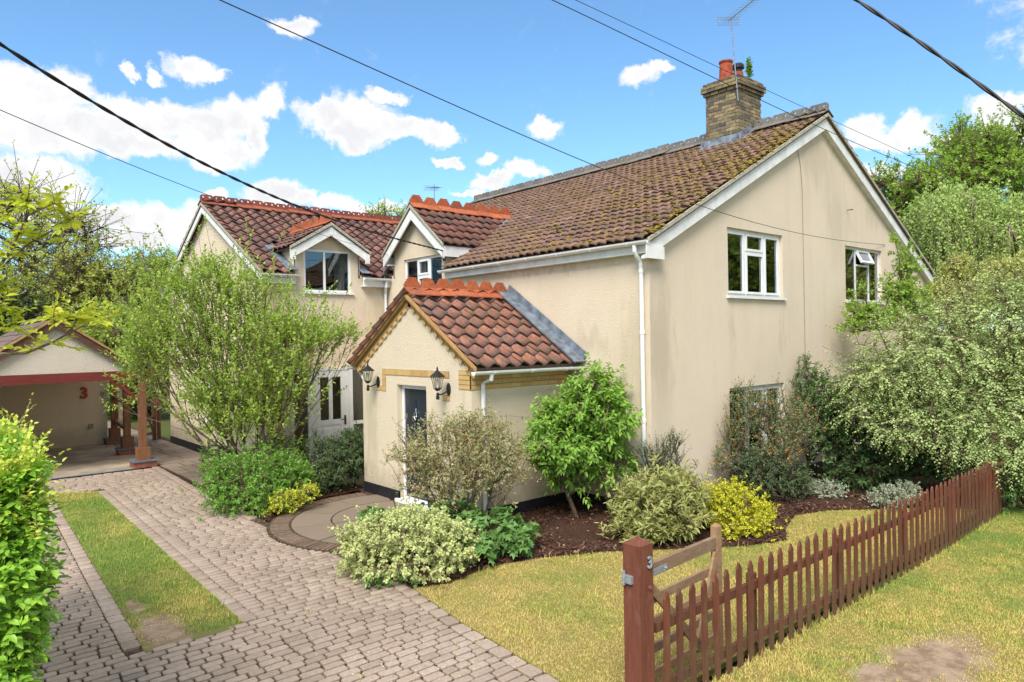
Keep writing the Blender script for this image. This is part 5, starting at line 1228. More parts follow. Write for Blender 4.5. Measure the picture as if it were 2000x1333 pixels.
def sprigs(Pp, Dd, k, length, leafL, spread=.9, mode='spiral', up=.6, r=rng, jit=.25):
    """k leaves along each sprig; returns bases, axes, normals, lengths, sprig index"""
    n = len(Pp); Dd = unit(Dd); ref = np.where(np.abs(Dd[:, 2:3]) < .9, V3(0, 0, 1), V3(1, 0, 0)); S = unit(np.cross(Dd, ref)); T_ = np.cross(S, Dd)
    t = (np.arange(k)+.5)/k; ln = np.broadcast_to(length, n)[:, None]*r.uniform(.7, 1.3, (n, 1))
    if mode == 'pinnate': ang = np.tile(np.pi*np.arange(k), (n, 1))+r.normal(0, .15, (n, k))
    elif mode == 'rosette': ang = 2*np.pi*np.arange(k)/k+r.random((n, 1))*6.28+r.normal(0, .3, (n, k))
    else: ang = np.arange(k)*2.4+r.random((n, 1))*6.28+r.normal(0, .3, (n, k))
    rad = np.cos(ang)[..., None]*S[:, None]+np.sin(ang)[..., None]*T_[:, None]
    a = spread*(1-.45*t)[None, :, None]
    ax = unit(Dd[:, None]*(1-a*.55)+rad*a+r.normal(0, jit, (n, k, 3)))
    pos = Pp[:, None]+Dd[:, None]*(ln*(t-.35)[None])[..., None] if mode != 'rosette' else Pp[:, None]+Dd[:, None]*(ln*.4*t[None])[..., None]
    nm = unit(V3(0, 0, 1)*up+Dd[:, None]*.4+r.normal(0, .35, (n, k, 3)))
    Ls = leafL*r.uniform(.65, 1.25, (n, k))*(1.05-.35*t)[None]
    return pos.reshape(-1, 3), ax.reshape(-1, 3), nm.reshape(-1, 3), Ls.ravel(), np.repeat(np.arange(n), k)
def plant(name, label, cat, base, env, n, k, leafL, ratio, mat, alpha=.5, length=.12, shell=.35, stem=.003, rmax=.05, bark='bark', dirw=(.5, .6, .3, .35), spread=.9, mode='spiral',
          shape='oval', stems=1, sr=.15, clus=0, cr=.3, flowers=0., group=None, wob=.05, crown='crown', trunk='stems', droop=.12, up=.6, lump=.18, extra=None, nskel=None, zmin=.04, fold=.25, wild=.10):
    """shrub or tree: skeleton grown into the envelope, leafy sprigs at its tips"""
    r = np.random.default_rng(abs(hash(label)) % 1000 if False else sum(map(ord, label)) % 9973)
    base = V3(*base); t = thing(name, label, cat, base, group)
    if clus:
        c, oc = env.sample(clus, shell, r, zmin, lump, wild); q = r.integers(0, len(c), n); p = c[q]+r.normal(0, cr, (n, 3)); out = unit(oc[q]+r.normal(0, .3, (n, 3)))
        ok = (p[:, 2] > zmin) & ~in_house(p); p, out, q = p[ok], out[ok], q[ok]; sk = c
    else:
        p, out = env.sample(n, shell, r, zmin, lump, wild); sk = p
    if nskel and len(sk) > nskel: sk = sk[r.choice(len(sk), nskel, replace=False)]
    b0 = base+np.column_stack([r.normal(0, sr, stems), r.normal(0, sr, stems), np.zeros(stems)]) if stems > 1 else base[None]
    N, par, tip = grow(b0, sk, alpha, .35, wob, r)
    if clus:                                                        # twigs from each cluster centre to its sprigs
        m_ = len(N); par = np.concatenate([par, tip[q]]); N = np.concatenate([N, p])
        tp = N[par[m_:]]; ed = p-tp
    elif nskel:
        d2 = np.array([np.argmin(((N-x)**2).sum(1)) for x in p]); ed = p-N[d2]; m_ = len(N); par = np.concatenate([par, d2]); N = np.concatenate([N, p])
    else: ed = p-N[par[tip]]
    limbs(trunk, N, par, stem, rmax, bark, t, 4 if len(N) > 500 else 6)
    D = unit(unit(ed)*dirw[0]+out*dirw[1]+V3(0, 0, 1)*dirw[2]+r.normal(0, dirw[3], p.shape))
    Pp, A, Nn, Ls, si = sprigs(p, D, k, length, leafL, spread, mode, up, r)
    ok = ~in_house(Pp+A*Ls[:, None]*.6) & (Pp[:, 2] > .01); Pp, A, Nn, Ls, si = Pp[ok], A[ok], Nn[ok], Ls[ok], si[ok]
    val = np.clip(.65*r.random(len(Pp))+.35*r.random(len(p))[si], 0, 1)
    fl = (r.random(len(p))[si] < flowers).astype(float)*(r.random(len(Pp)) < .75) if flowers else None
    leaf_mesh(crown, mat, Pp, A, Nn, Ls, Ls*ratio, t, droop=droop, shape=shape, val=val, flower=fl, r=r, fold=fold)
    return t, p, D
E_ = Env
# --- by the wing
plant('arching_shrub', 'large loose light green shrub with many bare upright stems before the wing', 'shrub', (5.45, 14.55, 0),
      E_((455, 640, 150, 125, 14.5, 1.1), (330, 650, 95, 105, 14.7, .9), (570, 650, 95, 62, 14.2, .7), (430, 560, 95, 55, 14.5, .8, .8), (640, 655, 65, 38, 14.0, .5, .9), (690, 655, 26, 16, 13.9, .25), (415, 525, 40, 26, 14.6, .4), (350, 560, 45, 40, 14.7, .5), (460, 770, 125, 80, 14.3, .9, 1.0), (425, 815, 60, 55, 14.3, .6, .9), (520, 820, 55, 50, 14.0, .5, .8), (275, 700, 45, 60, 14.8, .6), (545, 735, 90, 60, 14.0, .6, 1.)),
      3300, 10, .090, .27, 'leaf_lilac', alpha=.86, length=.34, shell=.45, stem=.0023, rmax=.022, bark='bark', lump=.55, wild=.34, up=1.0, stems=20, sr=.15, dirw=(.7, .35, .55, .3), spread=.8, wob=.03)
plant('rounded_shrub', 'dense rounded bright green evergreen shrub below the arching shrub beside the drive', 'shrub', (5.2, 13.1, 0),
      E_((500, 948, 96, 66, 13.0, .95), (455, 945, 55, 52, 13.3, .6), (560, 935, 50, 48, 13.1, .6), (500, 985, 80, 32, 12.5, .5)),
      2300, 9, .062, .25, 'leaf_box', alpha=.4, length=.10, shell=.16, stem=.0025, stems=6, sr=.2, nskel=300, dirw=(.2, .8, .5, .3), spread=1.0, lump=.22, wild=.12)
plant('evergreen_shrub', 'dark green shrub growing at the foot of the arching shrub stems', 'shrub', (4.95, 15.0, 0), E_((425, 905, 32, 45, 14.7, .45), (540, 890, 60, 38, 14.3, .5)),
      520, 8, .060, .26, 'leaf_box', length=.10, shell=.25, nskel=120)
plant('low_shrub', 'small yellow green leafy plant at the edge of the round patio', 'shrub', (5.05, 11.95, 0), E_((555, 985, 34, 24, 12.25, .3), (595, 965, 26, 18, 12.5, .25), (535, 1002, 22, 12, 12.1, .2)),
      240, 7, .055, .28, 'leaf_yellowgreen', length=.10, shell=.3, stem=.002, dirw=(.3, .5, .7, .3))
plant('narrow_leaved_shrub', 'dark grey green narrow leaved shrub next to the porch corner', 'shrub', (6.65, 13.75, 0), E_((665, 905, 48, 52, 14.3, .55), (690, 880, 30, 36, 14.6, .4)),
      950, 9, .095, .15, 'leaf_oleander', length=.16, shell=.3, stem=.003, stems=5, sr=.12, dirw=(.4, .4, .7, .3), bark='bark_dark', nskel=200)
plant('narrow_leaved_shrub', 'low dark grey green shrub between the rounded shrub and the glazed door', 'shrub', (6.15, 13.55, 0), E_((625, 935, 36, 30, 13.9, .4), (615, 880, 18, 36, 14.2, .25, .5)),
      380, 8, .075, .14, 'leaf_oleander', length=.15, shell=.3, stem=.003, stems=4, sr=.1, dirw=(.4, .4, .7, .3), bark='bark_dark')
# --- round the porch
plant('thorny_shrub', 'sprawling bronze green thorny shrub covering the navy porch door', 'shrub', (6.55, 8.50, 0),
      E_((895, 885, 120, 62, 10.6, .8), (822, 892, 52, 38, 10.7, .5), (985, 900, 58, 62, 10.5, .55), (900, 830, 70, 30, 10.7, .5), (950, 840, 60, 34, 10.6, .5), (880, 945, 90, 34, 10.4, .6), (768, 893, 24, 12, 10.6, .2)),
      1800, 9, .042, .34, 'leaf_berberis', alpha=.75, length=.17, shell=.45, stem=.0018, rmax=.02, bark='bark', stems=9, sr=.14, wild=.25, shape='tri', flowers=.035, dirw=(.7, .4, .3, .4), nskel=700, lump=.3)
plant('variegated_shrub', 'low mound of cream and green variegated leaves at the corner of the drive', 'shrub', (5.05, 7.95, 0),
      E_((795, 1066, 126, 62, 9.15, .75), (720, 1080, 55, 45, 9.2, .5), (870, 1070, 52, 48, 9.2, .5), (800, 1030, 90, 32, 9.4, .6)),
      2000, 9, .052, .30, 'leaf_variegated', alpha=.4, length=.07, shell=.14, stem=.002, stems=6, sr=.2, nskel=250, dirw=(.2, .9, .35, .35), spread=1.0, lump=.26, wild=.14)
plant('broad_leaved_plant', 'clump of broad lobed green leaves spreading under the thorny shrub', 'plant', (6.3, 7.95, 0),
      E_((965, 1035, 72, 36, 9.9, .5), (1005, 1050, 38, 24, 9.7, .35), (880, 1000, 50, 26, 10.2, .4), (920, 1065, 60, 26, 9.4, .35)),
      260, 5, .135, .48, 'leaf_geranium', length=.10, shell=.22, stem=.002, stems=7, sr=.3, dirw=(.3, .4, .8, .3), mode='rosette', shape='lobed', spread=1.3, up=1.3, droop=.2)
plant('broad_leaved_plant', 'small clump of broad grey green leaves on the round patio edge behind the variegated mound', 'plant', (5.3, 9.2, 0), E_((732, 1008, 30, 10, 10.4, .25)),
      36, 5, .14, .48, 'leaf_geranium', length=.08, shell=.3, stem=.002, dirw=(.3, .4, .8, .3), mode='rosette', shape='lobed', spread=1.3, up=1.3, droop=.2)
plant('broad_leaved_plant', 'few broad green leaves peeping out below the variegated mound by the paving', 'plant', (4.75, 7.45, 0), E_((765, 1132, 60, 10, 8.65, .2)),
      46, 5, .10, .45, 'leaf_geranium', length=.06, shell=.3, stem=.002, dirw=(.3, .4, .6, .3), mode='rosette', shape='lobed', spread=1.3, up=1.3, droop=.2)
plant('small_tree', 'small bright green leafy tree with a forked trunk against the house wall', 'tree', (8.40, 8.15, 0),
      E_((1140, 835, 84, 80, 11.7, .6), (1090, 860, 55, 60, 11.5, .5), (1185, 810, 55, 62, 11.6, .5), (1160, 770, 50, 38, 11.7, .4), (1190, 890, 42, 40, 11.5, .4), (1100, 920, 30, 34, 11.5, .3, .5), (1060, 830, 26, 32, 11.5, .3)),
      1500, 9, .115, .23, 'leaf_elder', alpha=.35, length=.16, shell=.25, stem=.004, rmax=.045, bark='bark', clus=85, cr=.12, dirw=(.3, .7, .45, .35), spread=1.1, up=.9, trunk='trunk', droop=.25, lump=.34)
plant('fan_shrub', 'stiff dark fan branched shrub standing by the corner downpipe', 'shrub', (9.15, 6.90, 0), E_((1298, 895, 38, 46, 11.35, .22), (1275, 905, 26, 26, 11.3, .2), (1262, 880, 18, 12, 11.3, .15), (1318, 858, 20, 16, 11.4, .15)),
      420, 9, .026, .38, 'leaf_oleander', alpha=.7, length=.20, shell=.5, stem=.0028, stems=4, sr=.06, mode='pinnate', dirw=(.9, .2, .4, .15), bark='bark_dark', spread=.9)
plant('willowy_shrub', 'tall olive green shrub of narrow pale edged leaves left of the golden shrub', 'shrub', (8.45, 6.75, 0),
      E_((1290, 985, 68, 60, 10.4, .55), (1235, 1000, 36, 48, 10.6, .4), (1330, 975, 42, 48, 10.4, .4), (1270, 1030, 62, 28, 10.2, .4)),
      1150, 9, .125, .13, 'leaf_olive', length=.15, shell=.25, stem=.0028, stems=7, sr=.2, dirw=(.3, .5, .75, .3), nskel=250, lump=.35, wild=.22)
plant('purple_grey_shrub', 'thin grey green shrub behind the olive shrub by the house wall', 'shrub', (8.85, 7.05, 0), E_((1228, 948, 32, 30, 11.2, .25)),
      220, 8, .030, .3, 'leaf_oleander', length=.12, shell=.4, stem=.0025, stems=3, sr=.06)
plant('golden_shrub', 'rounded golden yellow leaved shrub beside the lawn edge', 'shrub', (9.7, 6.1, 0),
      E_((1435, 1000, 64, 50, 10.7, .55), (1400, 985, 36, 36, 10.8, .4), (1475, 1005, 32, 34, 10.7, .35), (1430, 965, 34, 24, 10.8, .3), (1440, 1030, 52, 22, 10.4, .35)),
      1500, 8, .040, .36, 'leaf_gold', length=.08, shell=.22, stem=.002, stems=5, sr=.15, nskel=250, dirw=(.2, .8, .5, .35), lump=.36, wild=.22)
plant('orange_flowered_shrub', 'open shrub with small dark leaves and orange flowers before the low gable window', 'shrub', (12.0, 6.70, 0),
      E_((1470, 810, 88, 58, 12.9, .5), (1540, 830, 55, 60, 12.8, .5), (1420, 845, 45, 45, 12.7, .35), (1440, 775, 50, 30, 13.0, .35), (1400, 895, 40, 30, 12.5, .3), (1520, 880, 50, 30, 12.6, .4)),
      1700, 9, .042, .34, 'leaf_darwin', alpha=.7, length=.19, shell=.5, stem=.002, rmax=.035, stems=6, sr=.12, flowers=.20, wild=.25, shape='tri', dirw=(.7, .35, .55, .35), bark='bark', nskel=500, lump=.3)
plant('evergreen_shrub', 'low dark evergreen shrub under the orange flowered shrub', 'shrub', (12.1, 6.35, 0), E_((1500, 930, 72, 42, 12.6, .5), (1465, 900, 40, 26, 12.7, .4), (1550, 935, 30, 35, 12.7, .35)),
      800, 8, .060, .2, 'leaf_oleander', length=.12, shell=.3, stem=.003, stems=4, sr=.1, bark='bark_dark', nskel=200)
plant('wall_shrub', 'dark upright shrub against the gable wall behind the orange flowers', 'shrub', (14.1, 6.85, 0), E_((1572, 735, 30, 40, 14.5, .3), (1555, 775, 36, 36, 14.3, .3), (1600, 760, 40, 40, 14.3, .35), (1590, 830, 50, 50, 14.0, .4)),
      700, 8, .060, .26, 'leaf_dark', length=.12, shell=.35, stem=.003, stems=3, sr=.08, bark='bark_dark', nskel=200)
for lab, b_, ev, n_ in (('low silvery white leaved plant in the bed behind the golden shrub', (12.7, 6.0, 0), E_((1612, 958, 36, 18, 12.75, .35)), 300), ('silvery white leaved plant close behind the picket fence', (12.6, 4.95, 0), E_((1738, 972, 42, 22, 11.9, .35), (1770, 960, 25, 20, 12.0, .3)), 380)):
    plant('silver_leaved_plant', lab, 'plant', b_, ev, n_, 8, .032, .34, 'leaf_silver', length=.07, shell=.3, stem=.002, group='silver leaved plants in the bed')
# --- right hand thicket
plant('laurel', 'tall dark glossy evergreen shrub in deep shade behind the fence', 'shrub', (14.3, 5.75, 0),
      E_((1690, 820, 85, 85, 13.6, .8), (1770, 850, 85, 80, 13.4, .8), (1640, 860, 50, 75, 13.6, .5), (1840, 870, 60, 70, 12.9, .6), (1700, 920, 90, 40, 13.2, .6), (1620, 780, 40, 45, 13.8, .4)),
      1700, 8, .095, .22, 'leaf_dark', length=.14, shell=.3, stem=.004, rmax=.05, stems=7, sr=.3, bark='bark_dark', nskel=300, dirw=(.3, .7, .3, .35), droop=.2)
plant('spreading_shrub', 'huge grey green small leaved shrub arching over the far end of the fence', 'shrub', (14.6, 4.45, 0),
      E_((1850, 690, 150, 80, 12.6, 1.2), (1950, 640, 120, 95, 12.4, 1.1), (1730, 745, 90, 45, 12.8, .7), (1930, 800, 110, 90, 11.9, .9), (2060, 720, 110, 140, 12.0, 1.0), (1840, 790, 90, 60, 12.3, .7), (1680, 790, 50, 40, 12.9, .5), (1985, 890, 50, 60, 11.6, .5), (1760, 830, 70, 45, 12.3, .5), (1890, 850, 75, 50, 11.8, .6), (1810, 820, 80, 50, 12.1, .6), (1950, 860, 60, 60, 11.5, .5), (1800, 720, 120, 50, 12.6, .8), (1990, 580, 60, 50, 12.6, .6)),
      6200, 14, .052, .36, 'leaf_coton', alpha=.5, length=.42, shell=.20, stem=.0032, rmax=.06, stems=8, sr=.22, bark='bark', nskel=700, mode='pinnate', shape='tri', dirw=(.35, .80, -.42, .28), spread=1.0, up=1.0, lump=.42, wild=.24)
plant('low_shrub', 'low bluish green shrub at the far fence end', 'shrub', (14.1, 3.25, 0), E_((1965, 945, 40, 42, 11.6, .4), (2000, 930, 40, 45, 11.4, .4)),
      420, 8, .05, .3, 'leaf_geranium', length=.12, shell=.35, stem=.003, bark='bark_dark')
plant('climbing_tree', 'thin open leafy tree in front of the right gable window', 'tree', (16.3, 6.3, 0),
      E_((1770, 520, 22, 44, 15.4, .3), (1755, 570, 45, 30, 15.3, .35), (1685, 610, 42, 28, 15.3, .3), (1682, 570, 26, 12, 15.3, .2, .5), (1790, 610, 45, 60, 15.2, .4), (1730, 625, 40, 26, 15.1, .3), (1745, 480, 10, 22, 15.4, .12, .6), (1665, 635, 25, 16, 15.2, .2)),
      520, 9, .10, .26, 'leaf_cherry', alpha=.45, length=.22, shell=.5, stem=.004, rmax=.04, bark='bark', dirw=(.8, .3, .3, .35), nskel=150, trunk='trunk', lump=.3)
plant('golden_bush', 'yellow green flowering bush above the grey green shrub at the right', 'shrub', (20.0, 5.6, 0), E_((1930, 560, 80, 45, 17.3, .9), (1860, 585, 55, 30, 17.0, .7), (1990, 545, 60, 50, 17.5, .9), (1870, 520, 25, 22, 17.2, .4)),
      1700, 9, .09, .32, 'leaf_gold_shrub', length=.2, shell=.3, stem=.004, stems=5, sr=.3, nskel=160, dirw=(.3, .7, .5, .3), lump=.3)
def weeping(name, label, base, pix, d, th, mat, strands, seed):
    r = np.random.default_rng(seed); base = V3(*base); t = thing(name, label, 'tree', base); env = Env(*[(a, b_, c, e, d+o, th) for a, b_, c, e, o in pix])
    c, out = env.sample(150, .12, r); k_ = out[:, 2] > -.1; c, out = c[k_], out[k_]; c[:, 2] += .2
    N, par, tip = grow(base[None], c, .25, .8, .05, r)
    q = r.integers(0, len(c), strands); L = r.uniform(.9, 3.2, strands)*d/24; k = 11
    tt = (np.arange(k)+.5)/k; sw = unit(np.column_stack([out[q][:, :2]+r.normal(0, .4, (strands, 2)), np.zeros(strands)]))
    p0 = c[q]+r.normal(0, .24, (strands, 3))*d/24
    P_ = p0[:, None]+sw[:, None]*(.22*np.sqrt(tt)*1.)[None, :, None]-V3(0, 0, 1)*(L[:, None]*tt[None])[..., None]+r.normal(0, .03, (strands, k, 3))
    m_ = len(N); ends = np.concatenate([P_[:, 4], P_[:, 10]]); par2 = np.concatenate([tip[q], m_+np.arange(strands)])
    limbs('trunk', np.concatenate([N, ends]), np.concatenate([par, par2]), .006, .16, 'bark_pale', t, 4)
    P2 = P_.reshape(-1, 3); ok = ~in_house(P2) & (P2[:, 2] > .2); P2 = P2[ok]
    Pp, A, Nn, Ls, si = sprigs(P2, np.tile(V3(0, 0, -1), (len(P2), 1))+r.normal(0, .3, P2.shape), 5, .26*d/24, .105*d/24, .9, 'spiral', .3, r)
    leaf_mesh('crown', mat, Pp, A, Nn, Ls, Ls*.36, t, shape='tri', r=r)
weeping('weeping_birch', 'weeping birch with hanging pale green strands at the right', tuple(ground(1880, 760, 0)[:2]*0+at(1890, 700, 24.5)[:2])+(0,), [(1870, 440, 85, 55, 0), (1950, 470, 80, 60, -.8), (1835, 480, 55, 50, .5), (1910, 420, 60, 35, .6), (2010, 440, 50, 60, 0)], 24.5, 1.7, 'leaf_birch', 2500, 5)
TREES = [
 ('broadleaf_tree', 'tall fresh green tree rising behind the right roof slope', (1850, 27.5), [(1850, 350, 100, 62, 27.5, 2.2), (1950, 310, 80, 66, 27.0, 2.0), (1770, 375, 62, 46, 27.5, 1.6), (1880, 290, 48, 34, 27.3, 1.2), (1960, 255, 36, 18, 27, 1.0, .7), (1730, 350, 26, 18, 27.5, .8, .7), (2020, 370, 60, 70, 27, 1.6), (1760, 420, 60, 40, 27.5, 1.6)], 'leaf_cherry', 3200, 10, .145, 85, .38, 'bark'),
 ('broadleaf_tree', 'sparse tall bronze tinged tree at the left above the carport roof', (70, 33), [(60, 440, 65, 62, 33, 2.0), (130, 490, 62, 55, 33, 2.0), (20, 400, 50, 48, 33, 1.6), (175, 440, 44, 30, 33, 1.2), (95, 540, 90, 50, 33, 2.0), (190, 480, 30, 22, 33, 1.0)], 'leaf_bronze', 1300, 6, .14, 120, .65, 'bark_dark'),
 ('broadleaf_tree', 'rounded mid green tree between the sparse tree and the slender tree', (165, 30), [(180, 560, 55, 55, 30, 1.8), (130, 590, 60, 50, 30, 1.8), (210, 610, 45, 50, 30, 1.6), (170, 520, 34, 26, 30, 1.2)], 'leaf_bronze', 1900, 8, .14, 90, .5, 'bark_dark'),
 ('broadleaf_tree', 'slender upright thin crowned tree left of the wing gable', (285, 37), [(285, 520, 34, 34, 37, 1.4), (270, 560, 34, 44, 37, 1.4), (315, 555, 28, 44, 37, 1.4), (300, 600, 40, 40, 37, 1.4)], 'leaf_tree', 1700, 7, .17, 90, .5, 'bark_pale'),
 ('hawthorn', 'white flowering tree behind the carport roof at the left edge', (35, 28.5), [(40, 590, 46, 32, 28.5, 1.6), (15, 630, 50, 40, 28.5, 1.6), (90, 620, 40, 26, 28.5, 1.2)], 'leaf_hawthorn', 1900, 8, .12, 60, .4, 'bark_dark'),
 ('broadleaf_tree', 'green leafy tree behind the carport, between its roof and the wing', (240, 28), [(240, 660, 48, 46, 28, 1.4), (300, 680, 50, 50, 28.5, 1.4), (210, 640, 34, 30, 28, 1.1), (340, 650, 40, 50, 29, 1.4)], 'leaf_tree', 2600, 8, .15, 70, .4, 'bark'),
 ('broadleaf_tree', 'distant drooping tree top just above the wing ridge left of the dormer', (748, 45), [(745, 418, 15, 14, 45, 1.0), (735, 440, 26, 20, 45, 1.2), (785, 432, 20, 12, 45, 1.0)], 'leaf_tree', 420, 6, .18, 30, .35, 'bark_dark'),
 ('broadleaf_tree', 'distant tree top just showing beside the dormer peak', (800, 47), [(800, 425, 10, 16, 47, .8), (810, 445, 20, 20, 47, 1.0)], 'leaf_tree', 220, 6, .18, 20, .35, 'bark_dark'),
]
ROADSIDE = [(30, -4, 9), (35, -8, 10), (42, -9, 11), (40, -2.5, 10), (48, -6, 11), (26, -12, 9)]
for nm, lab, (bx_, bd), els, mt, n_, k_, lf, cl, cr_, bk in TREES:
    bp = at(bx_, 700, bd); bp[2] = 0
    plant(nm, lab, 'tree', tuple(bp), E_(*els), n_, k_, lf, .34, mt, alpha=.22, length=.34, shell=.4, stem=.009, rmax=.2, bark=bk, clus=cl, cr=cr_, trunk='trunk', shape='tri', lump=.3, flowers=.22 if nm == 'hawthorn' else 0., wob=.06)
for lab, px, d_, els in (('leafy green bush at the end of the path behind the carport posts', 300, 28.5, [(290, 762, 46, 26, 28.5, .9), (250, 755, 34, 30, 28.8, .8)]), ('dark garden shrub low behind the far carport post', 245, 30, [(235, 790, 34, 22, 30, .9), (275, 800, 26, 14, 29.5, .7)]),
                         ('green hedge shrub closing the garden behind the carport', 180, 34, [(180, 740, 90, 40, 34, 1.2), (330, 750, 60, 40, 34, 1.2)])):
    bp = at(px, 760, d_); bp[2] = 0
    plant('garden_shrub', lab, 'shrub', tuple(bp), E_(*els), 700, 7, .11, .34, 'leaf_tree' if 'dark' not in lab else 'leaf_dark', length=.22, shell=.3, stem=.005, nskel=80, group='shrubs at the end of the garden')
class Ball(Env):
    def __init__(s, els): s.e = els
for i, (x_, y_, h_) in enumerate(ROADSIDE):
    els = [(V3(x_+random.uniform(-1.5, 1.5), y_+random.uniform(-1, 1), h_*f_), V3(2.6, 2.2, 1.9), 1.) for f_ in (.35, .5, .65, .8)]
    plant('roadside_tree', 'green tree across the road, mirrored in the window panes', 'tree', (x_, y_, 0), Ball(els), 1300, 6, .34, .36, 'leaf_tree', alpha=.22, length=.6, shell=.4, stem=.012, rmax=.2, clus=60, cr=.6, trunk='trunk', shape='tri', group='trees across the road')
# the chimney's own weed
plant('chimney_weed', 'upright green weed growing out of the chimney top beside the pots', 'plant', (15.34, 8.98, 9.02), E_((1463, 138, 4, 24, 16.6, .04)), 44, 6, .10, .2, 'leaf_box', length=.10, shell=.6, stem=.002, rmax=.006, dirw=(.2, .2, .9, .2), zmin=8.9)
# --- hedge on the left
def hedge():
    t = thing('hornbeam_hedge', 'tall bright green clipped hedge with fresh shoots at the left edge of the drive', 'hedge', (.0, 6.5, 0)); r = np.random.default_rng(77)
    x0, x1, y0, y1, zt = -.75, .46, 4.55, 9.2, 2.33; P_, O_ = [], []
    def face(n, f, o):
        a, b_, q = r.random(n), r.random(n), r.random(n)**2*.16; p = f(a, b_); o = np.tile(V3(*o), (n, 1)); P_.append(p-o*q[:, None]); O_.append(o)
    face(2300, lambda a, b_: np.stack([x0+(x1-x0)*a, np.full_like(a, y0), .3+(zt-.3)*b_], 1), (0, -1, 0))
    face(2600, lambda a, b_: np.stack([np.full_like(a, x1), y0+(y1-y0)*a**1.7, .05+(zt-.05)*b_], 1), (1, 0, 0))
    face(1300, lambda a, b_: np.stack([x0+(x1-x0)*a, y0+(y1-y0)*b_**1.5, np.full_like(a, zt)], 1), (0, 0, 1))
    p, o = np.concatenate(P_), np.concatenate(O_)
    w = value_noise(p[:, 0]*1.+p[:, 1], p[:, 2]+p[:, 1]*.3, .28, 8)-.5; p = p+o*(w*.20)[:, None]
    p[:, 0] += .10*np.clip((p[:, 2]-1.2)/1.0, -1, .8)*(o[:, 0] > -.5)
    sk = p[r.choice(len(p), 260, replace=False)]; bs = np.stack([r.uniform(-.4, .3, 14), np.linspace(4.8, 8.8, 14), np.zeros(14)], 1)
    N, par, tip = grow(bs, sk, .3, .3, .05, r); limbs('stems', N, par, .004, .03, 'bark', t)['kind'] = 'stuff'
    D = unit(o*.8+V3(0, 0, 1)*.25+r.normal(0, .45, p.shape))
    Pp, A, Nn, Ls, si = sprigs(p, D, 6, .14, .068, 1.0, 'pinnate', .9, r)
    leaf_mesh('foliage', 'leaf_hedge', Pp, A, Nn, Ls, Ls*.30, t, droop=.25, val=np.clip(.3*r.random(len(Pp))+.7*r.random(len(p))[si], 0, 1), r=r)
    k = (p[:, 2] > 1.95) & (r.random(len(p)) < .5); q = p[k]+o[k]*.02; D2 = unit(o[k]*.5+V3(0, 0, 1)*.9+r.normal(0, .35, q.shape))
    Pp, A, Nn, Ls, si = sprigs(q+D2*.06, D2, 7, .17, .048, .9, 'pinnate', .9, r)
    leaf_mesh('young_shoots', 'leaf_hedge_tip', Pp, A, Nn, Ls, Ls*.28, t, r=r)
    q = q[::14]; D2 = D2[::14]; Pp, A, Nn, Ls, si = sprigs(q+D2*.16, D2, 8, .22, .036, .8, 'pinnate', .9, r)
    leaf_mesh('long_shoots', 'leaf_hedge_tip', Pp, A, Nn, Ls, Ls*.30, t, r=r)
    s0, s1 = q, q+D2*.28; m_ = len(q); limbs('shoot_stems', np.concatenate([s0, s1]), np.concatenate([np.full(m_, -1), np.arange(m_)]), .0022, .004, 'bark_pale', t, 4)['kind'] = 'stuff'
hedge()
# --- the branches reaching in at the left edge
def ash_tree():
    t = thing('ash_tree', 'young tree reaching in from the left with yellow green feathery leaves', 'tree', (-1.3, 6.2, 0)); r = np.random.default_rng(5)
    d = 4.9; root = V3(-1.3, 6.2, 0)
    br = [[(-420, 560, 5.6), (-150, 700, 5.2), (0, 692, d), (50, 690, d), (95, 672, d), (128, 655, d), (142, 640, d), (150, 622, d)],
          [(-380, 620, 5.5), (-120, 640, 5.1), (-20, 545, d), (14, 500, d), (38, 455, d), (50, 424, d), (55, 398, d)],
          [(50, 424, d), (78, 410, d), (104, 398, d-.1)], [(-20, 545, d), (50, 480, d+.1), (100, 452, d+.1), (138, 428, d+.1)], [(142, 640, d), (120, 640, d-.1), (105, 625, d-.1)], [(128, 655, d), (165, 635, d), (190, 628, d)],
          [(-120, 640, 5.1), (-40, 590, 5.0), (10, 560, 5.0)], [(-150, 700, 5.2), (-40, 650, 5.1), (15, 640, 5.1)]]
    k = MB(); k.tube([root, root+V3(.05, 0, 1.2), at(-420, 560, 5.6)], [.06, .05, .03], 8)
    for b_ in br: k.tube([at(*q) for q in b_], np.linspace(.017 if len(b_) > 4 else .007, .003, len(b_)), 6)
    part('trunk', k, 'bark', t)
    tips = [(55, 398, d, 9), (104, 398, d-.1, 5), (138, 428, d+.1, 7), (150, 622, d, 9), (105, 625, d-.1, 5), (190, 628, d, 6), (38, 455, d, 5), (14, 500, d, 6), (10, 560, 5.0, 8), (15, 640, 5.1, 7), (75, 470, d+.1, 4), (-20, 545, d, 5), (95, 672, d, 3), (0, 600, d, 6), (20, 430, d+.2, 6), (60, 690, d, 2)]
    Pp, Dd = [], []
    for px, py, dd, n in tips:
        c = at(px, py, dd)
        for i in range(n):
            a = 6.28*i/n+r.random(); v = RT*math.cos(a)*.8+UP*(.35+.5*math.sin(a))+FW*r.normal(0, .5); Pp.append(c+r.normal(0, .01, 3)); Dd.append(unit(v))
    Pp, Dd = np.array(Pp), np.array(Dd)
    a, A, Nn, Ls, si = sprigs(Pp+Dd*.05, Dd, 9, .18, .085, .85, 'pinnate', .8, r, .12)
    leaf_mesh('leaves', 'leaf_ash', a, A, Nn, Ls, Ls*.20, t, r=r, val=np.clip(.7*r.random(len(Pp))[si]+.3*r.random(len(a)), 0, 1), droop=.2)
    m_ = len(Pp); limbs('leaf_stalks', np.concatenate([Pp, Pp+Dd*.16]), np.concatenate([np.full(m_, -1), np.arange(m_)]), .0016, .003, 'bark', t, 4)['kind'] = 'stuff'
ash_tree()
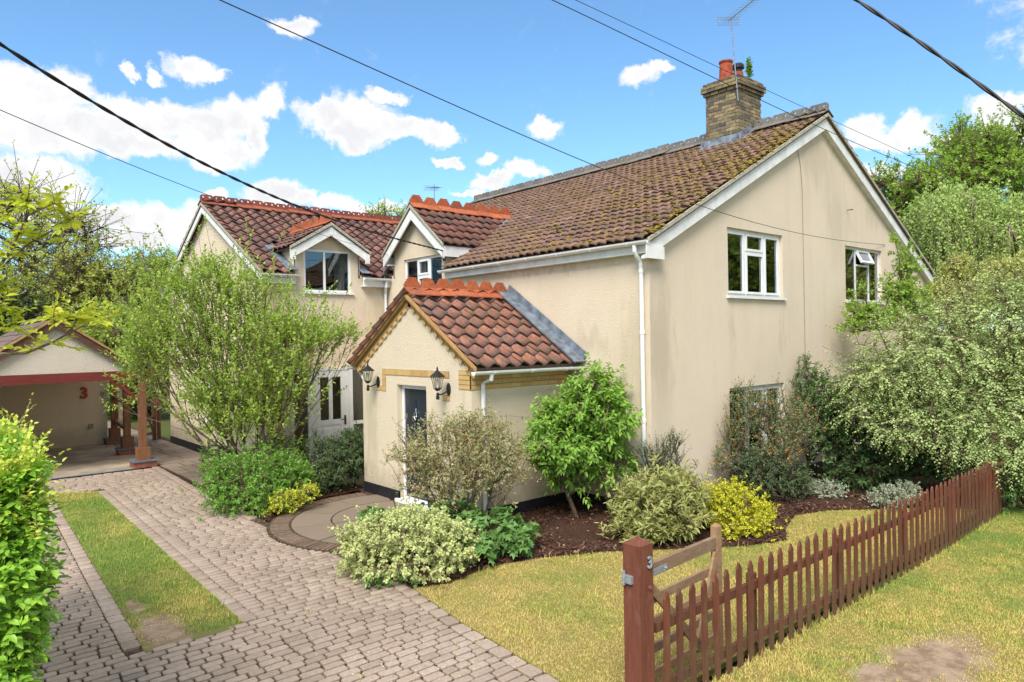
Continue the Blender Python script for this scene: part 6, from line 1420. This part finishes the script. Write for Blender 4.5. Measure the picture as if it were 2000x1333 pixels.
# --- fallen petals, moss and weeds on the paving
def litter():
    x, y = scatter(DRIVE, 6500, (.5, 4.6, 3.5, 18)); k = value_noise(x, y, .8, 15)+.35*np.clip((x-2.9)/1.6, 0, 1)*(y < 8.5)+.35*(np.hypot(x-4.5, y-11.6) < .9) > .72; x, y = x[k], y[k]; n = len(x)
    a = r_ = rng.uniform(0, 6.28, n); D = np.stack([np.cos(a), np.sin(a), rng.normal(0, .2, n)], 1)
    o = leaf_mesh('fallen_leaves', 'litter', np.column_stack([x, y, np.full(n, .006)]), D, np.tile(V3(0, 0, 1), (n, 1))+rng.normal(0, .2, (n, 3)), rng.uniform(.012, .03, n), rng.uniform(.004, .009, n), None, shape='tri')
    tag(o, 'pale fallen petals and dry leaves scattered on the drive', 'leaf litter', None, 'stuff')
def leaf_parent_fix(): pass
litter()
def joint_weeds():
    x, y = scatter(DRIVE, 60000, (.5, 4.7, 3.5, 18)); d = np.array([drive_edge(v) for v in y])-x
    m1 = (d > 0) & (d < .55+.4*value_noise(x, y, .3, 9)) & (y < 8) & (rng.random(len(x)) < .16*np.exp(-d/.35))
    m2 = (np.abs(((y-1.05-.056) % .116)-.0) < .012) & (value_noise(x, y, .7, 18) > .62) & (rng.random(len(x)) < .35)
    x, y = x[m1 | m2], y[m1 | m2]; n = len(x); a = rng.uniform(0, 6.28, n); h = rng.uniform(.008, .028, n)
    c = np.column_stack([x, y, np.full(n, -.006)]); s = np.stack([-np.sin(a), np.cos(a), np.zeros(n)], 1)*.004
    tip = c+np.stack([np.cos(a)*h, np.sin(a)*h, h*.9], 1); Vv = np.stack([c-s, c+s, tip], 1).reshape(-1, 3)
    A = np.repeat(np.stack([rng.uniform(.1, .8, n), np.full(n, .5), np.zeros(n), np.ones(n)], 1), 3, 0)
    o = part('joint_weeds', np_mesh('joint_weeds', Vv, [np.arange(3*n).reshape(-1, 3)], 'grass_blade', A), None, None, 'stuff'); tag(o, 'dry moss and grass growing in the paving joints', 'weeds')
joint_weeds()
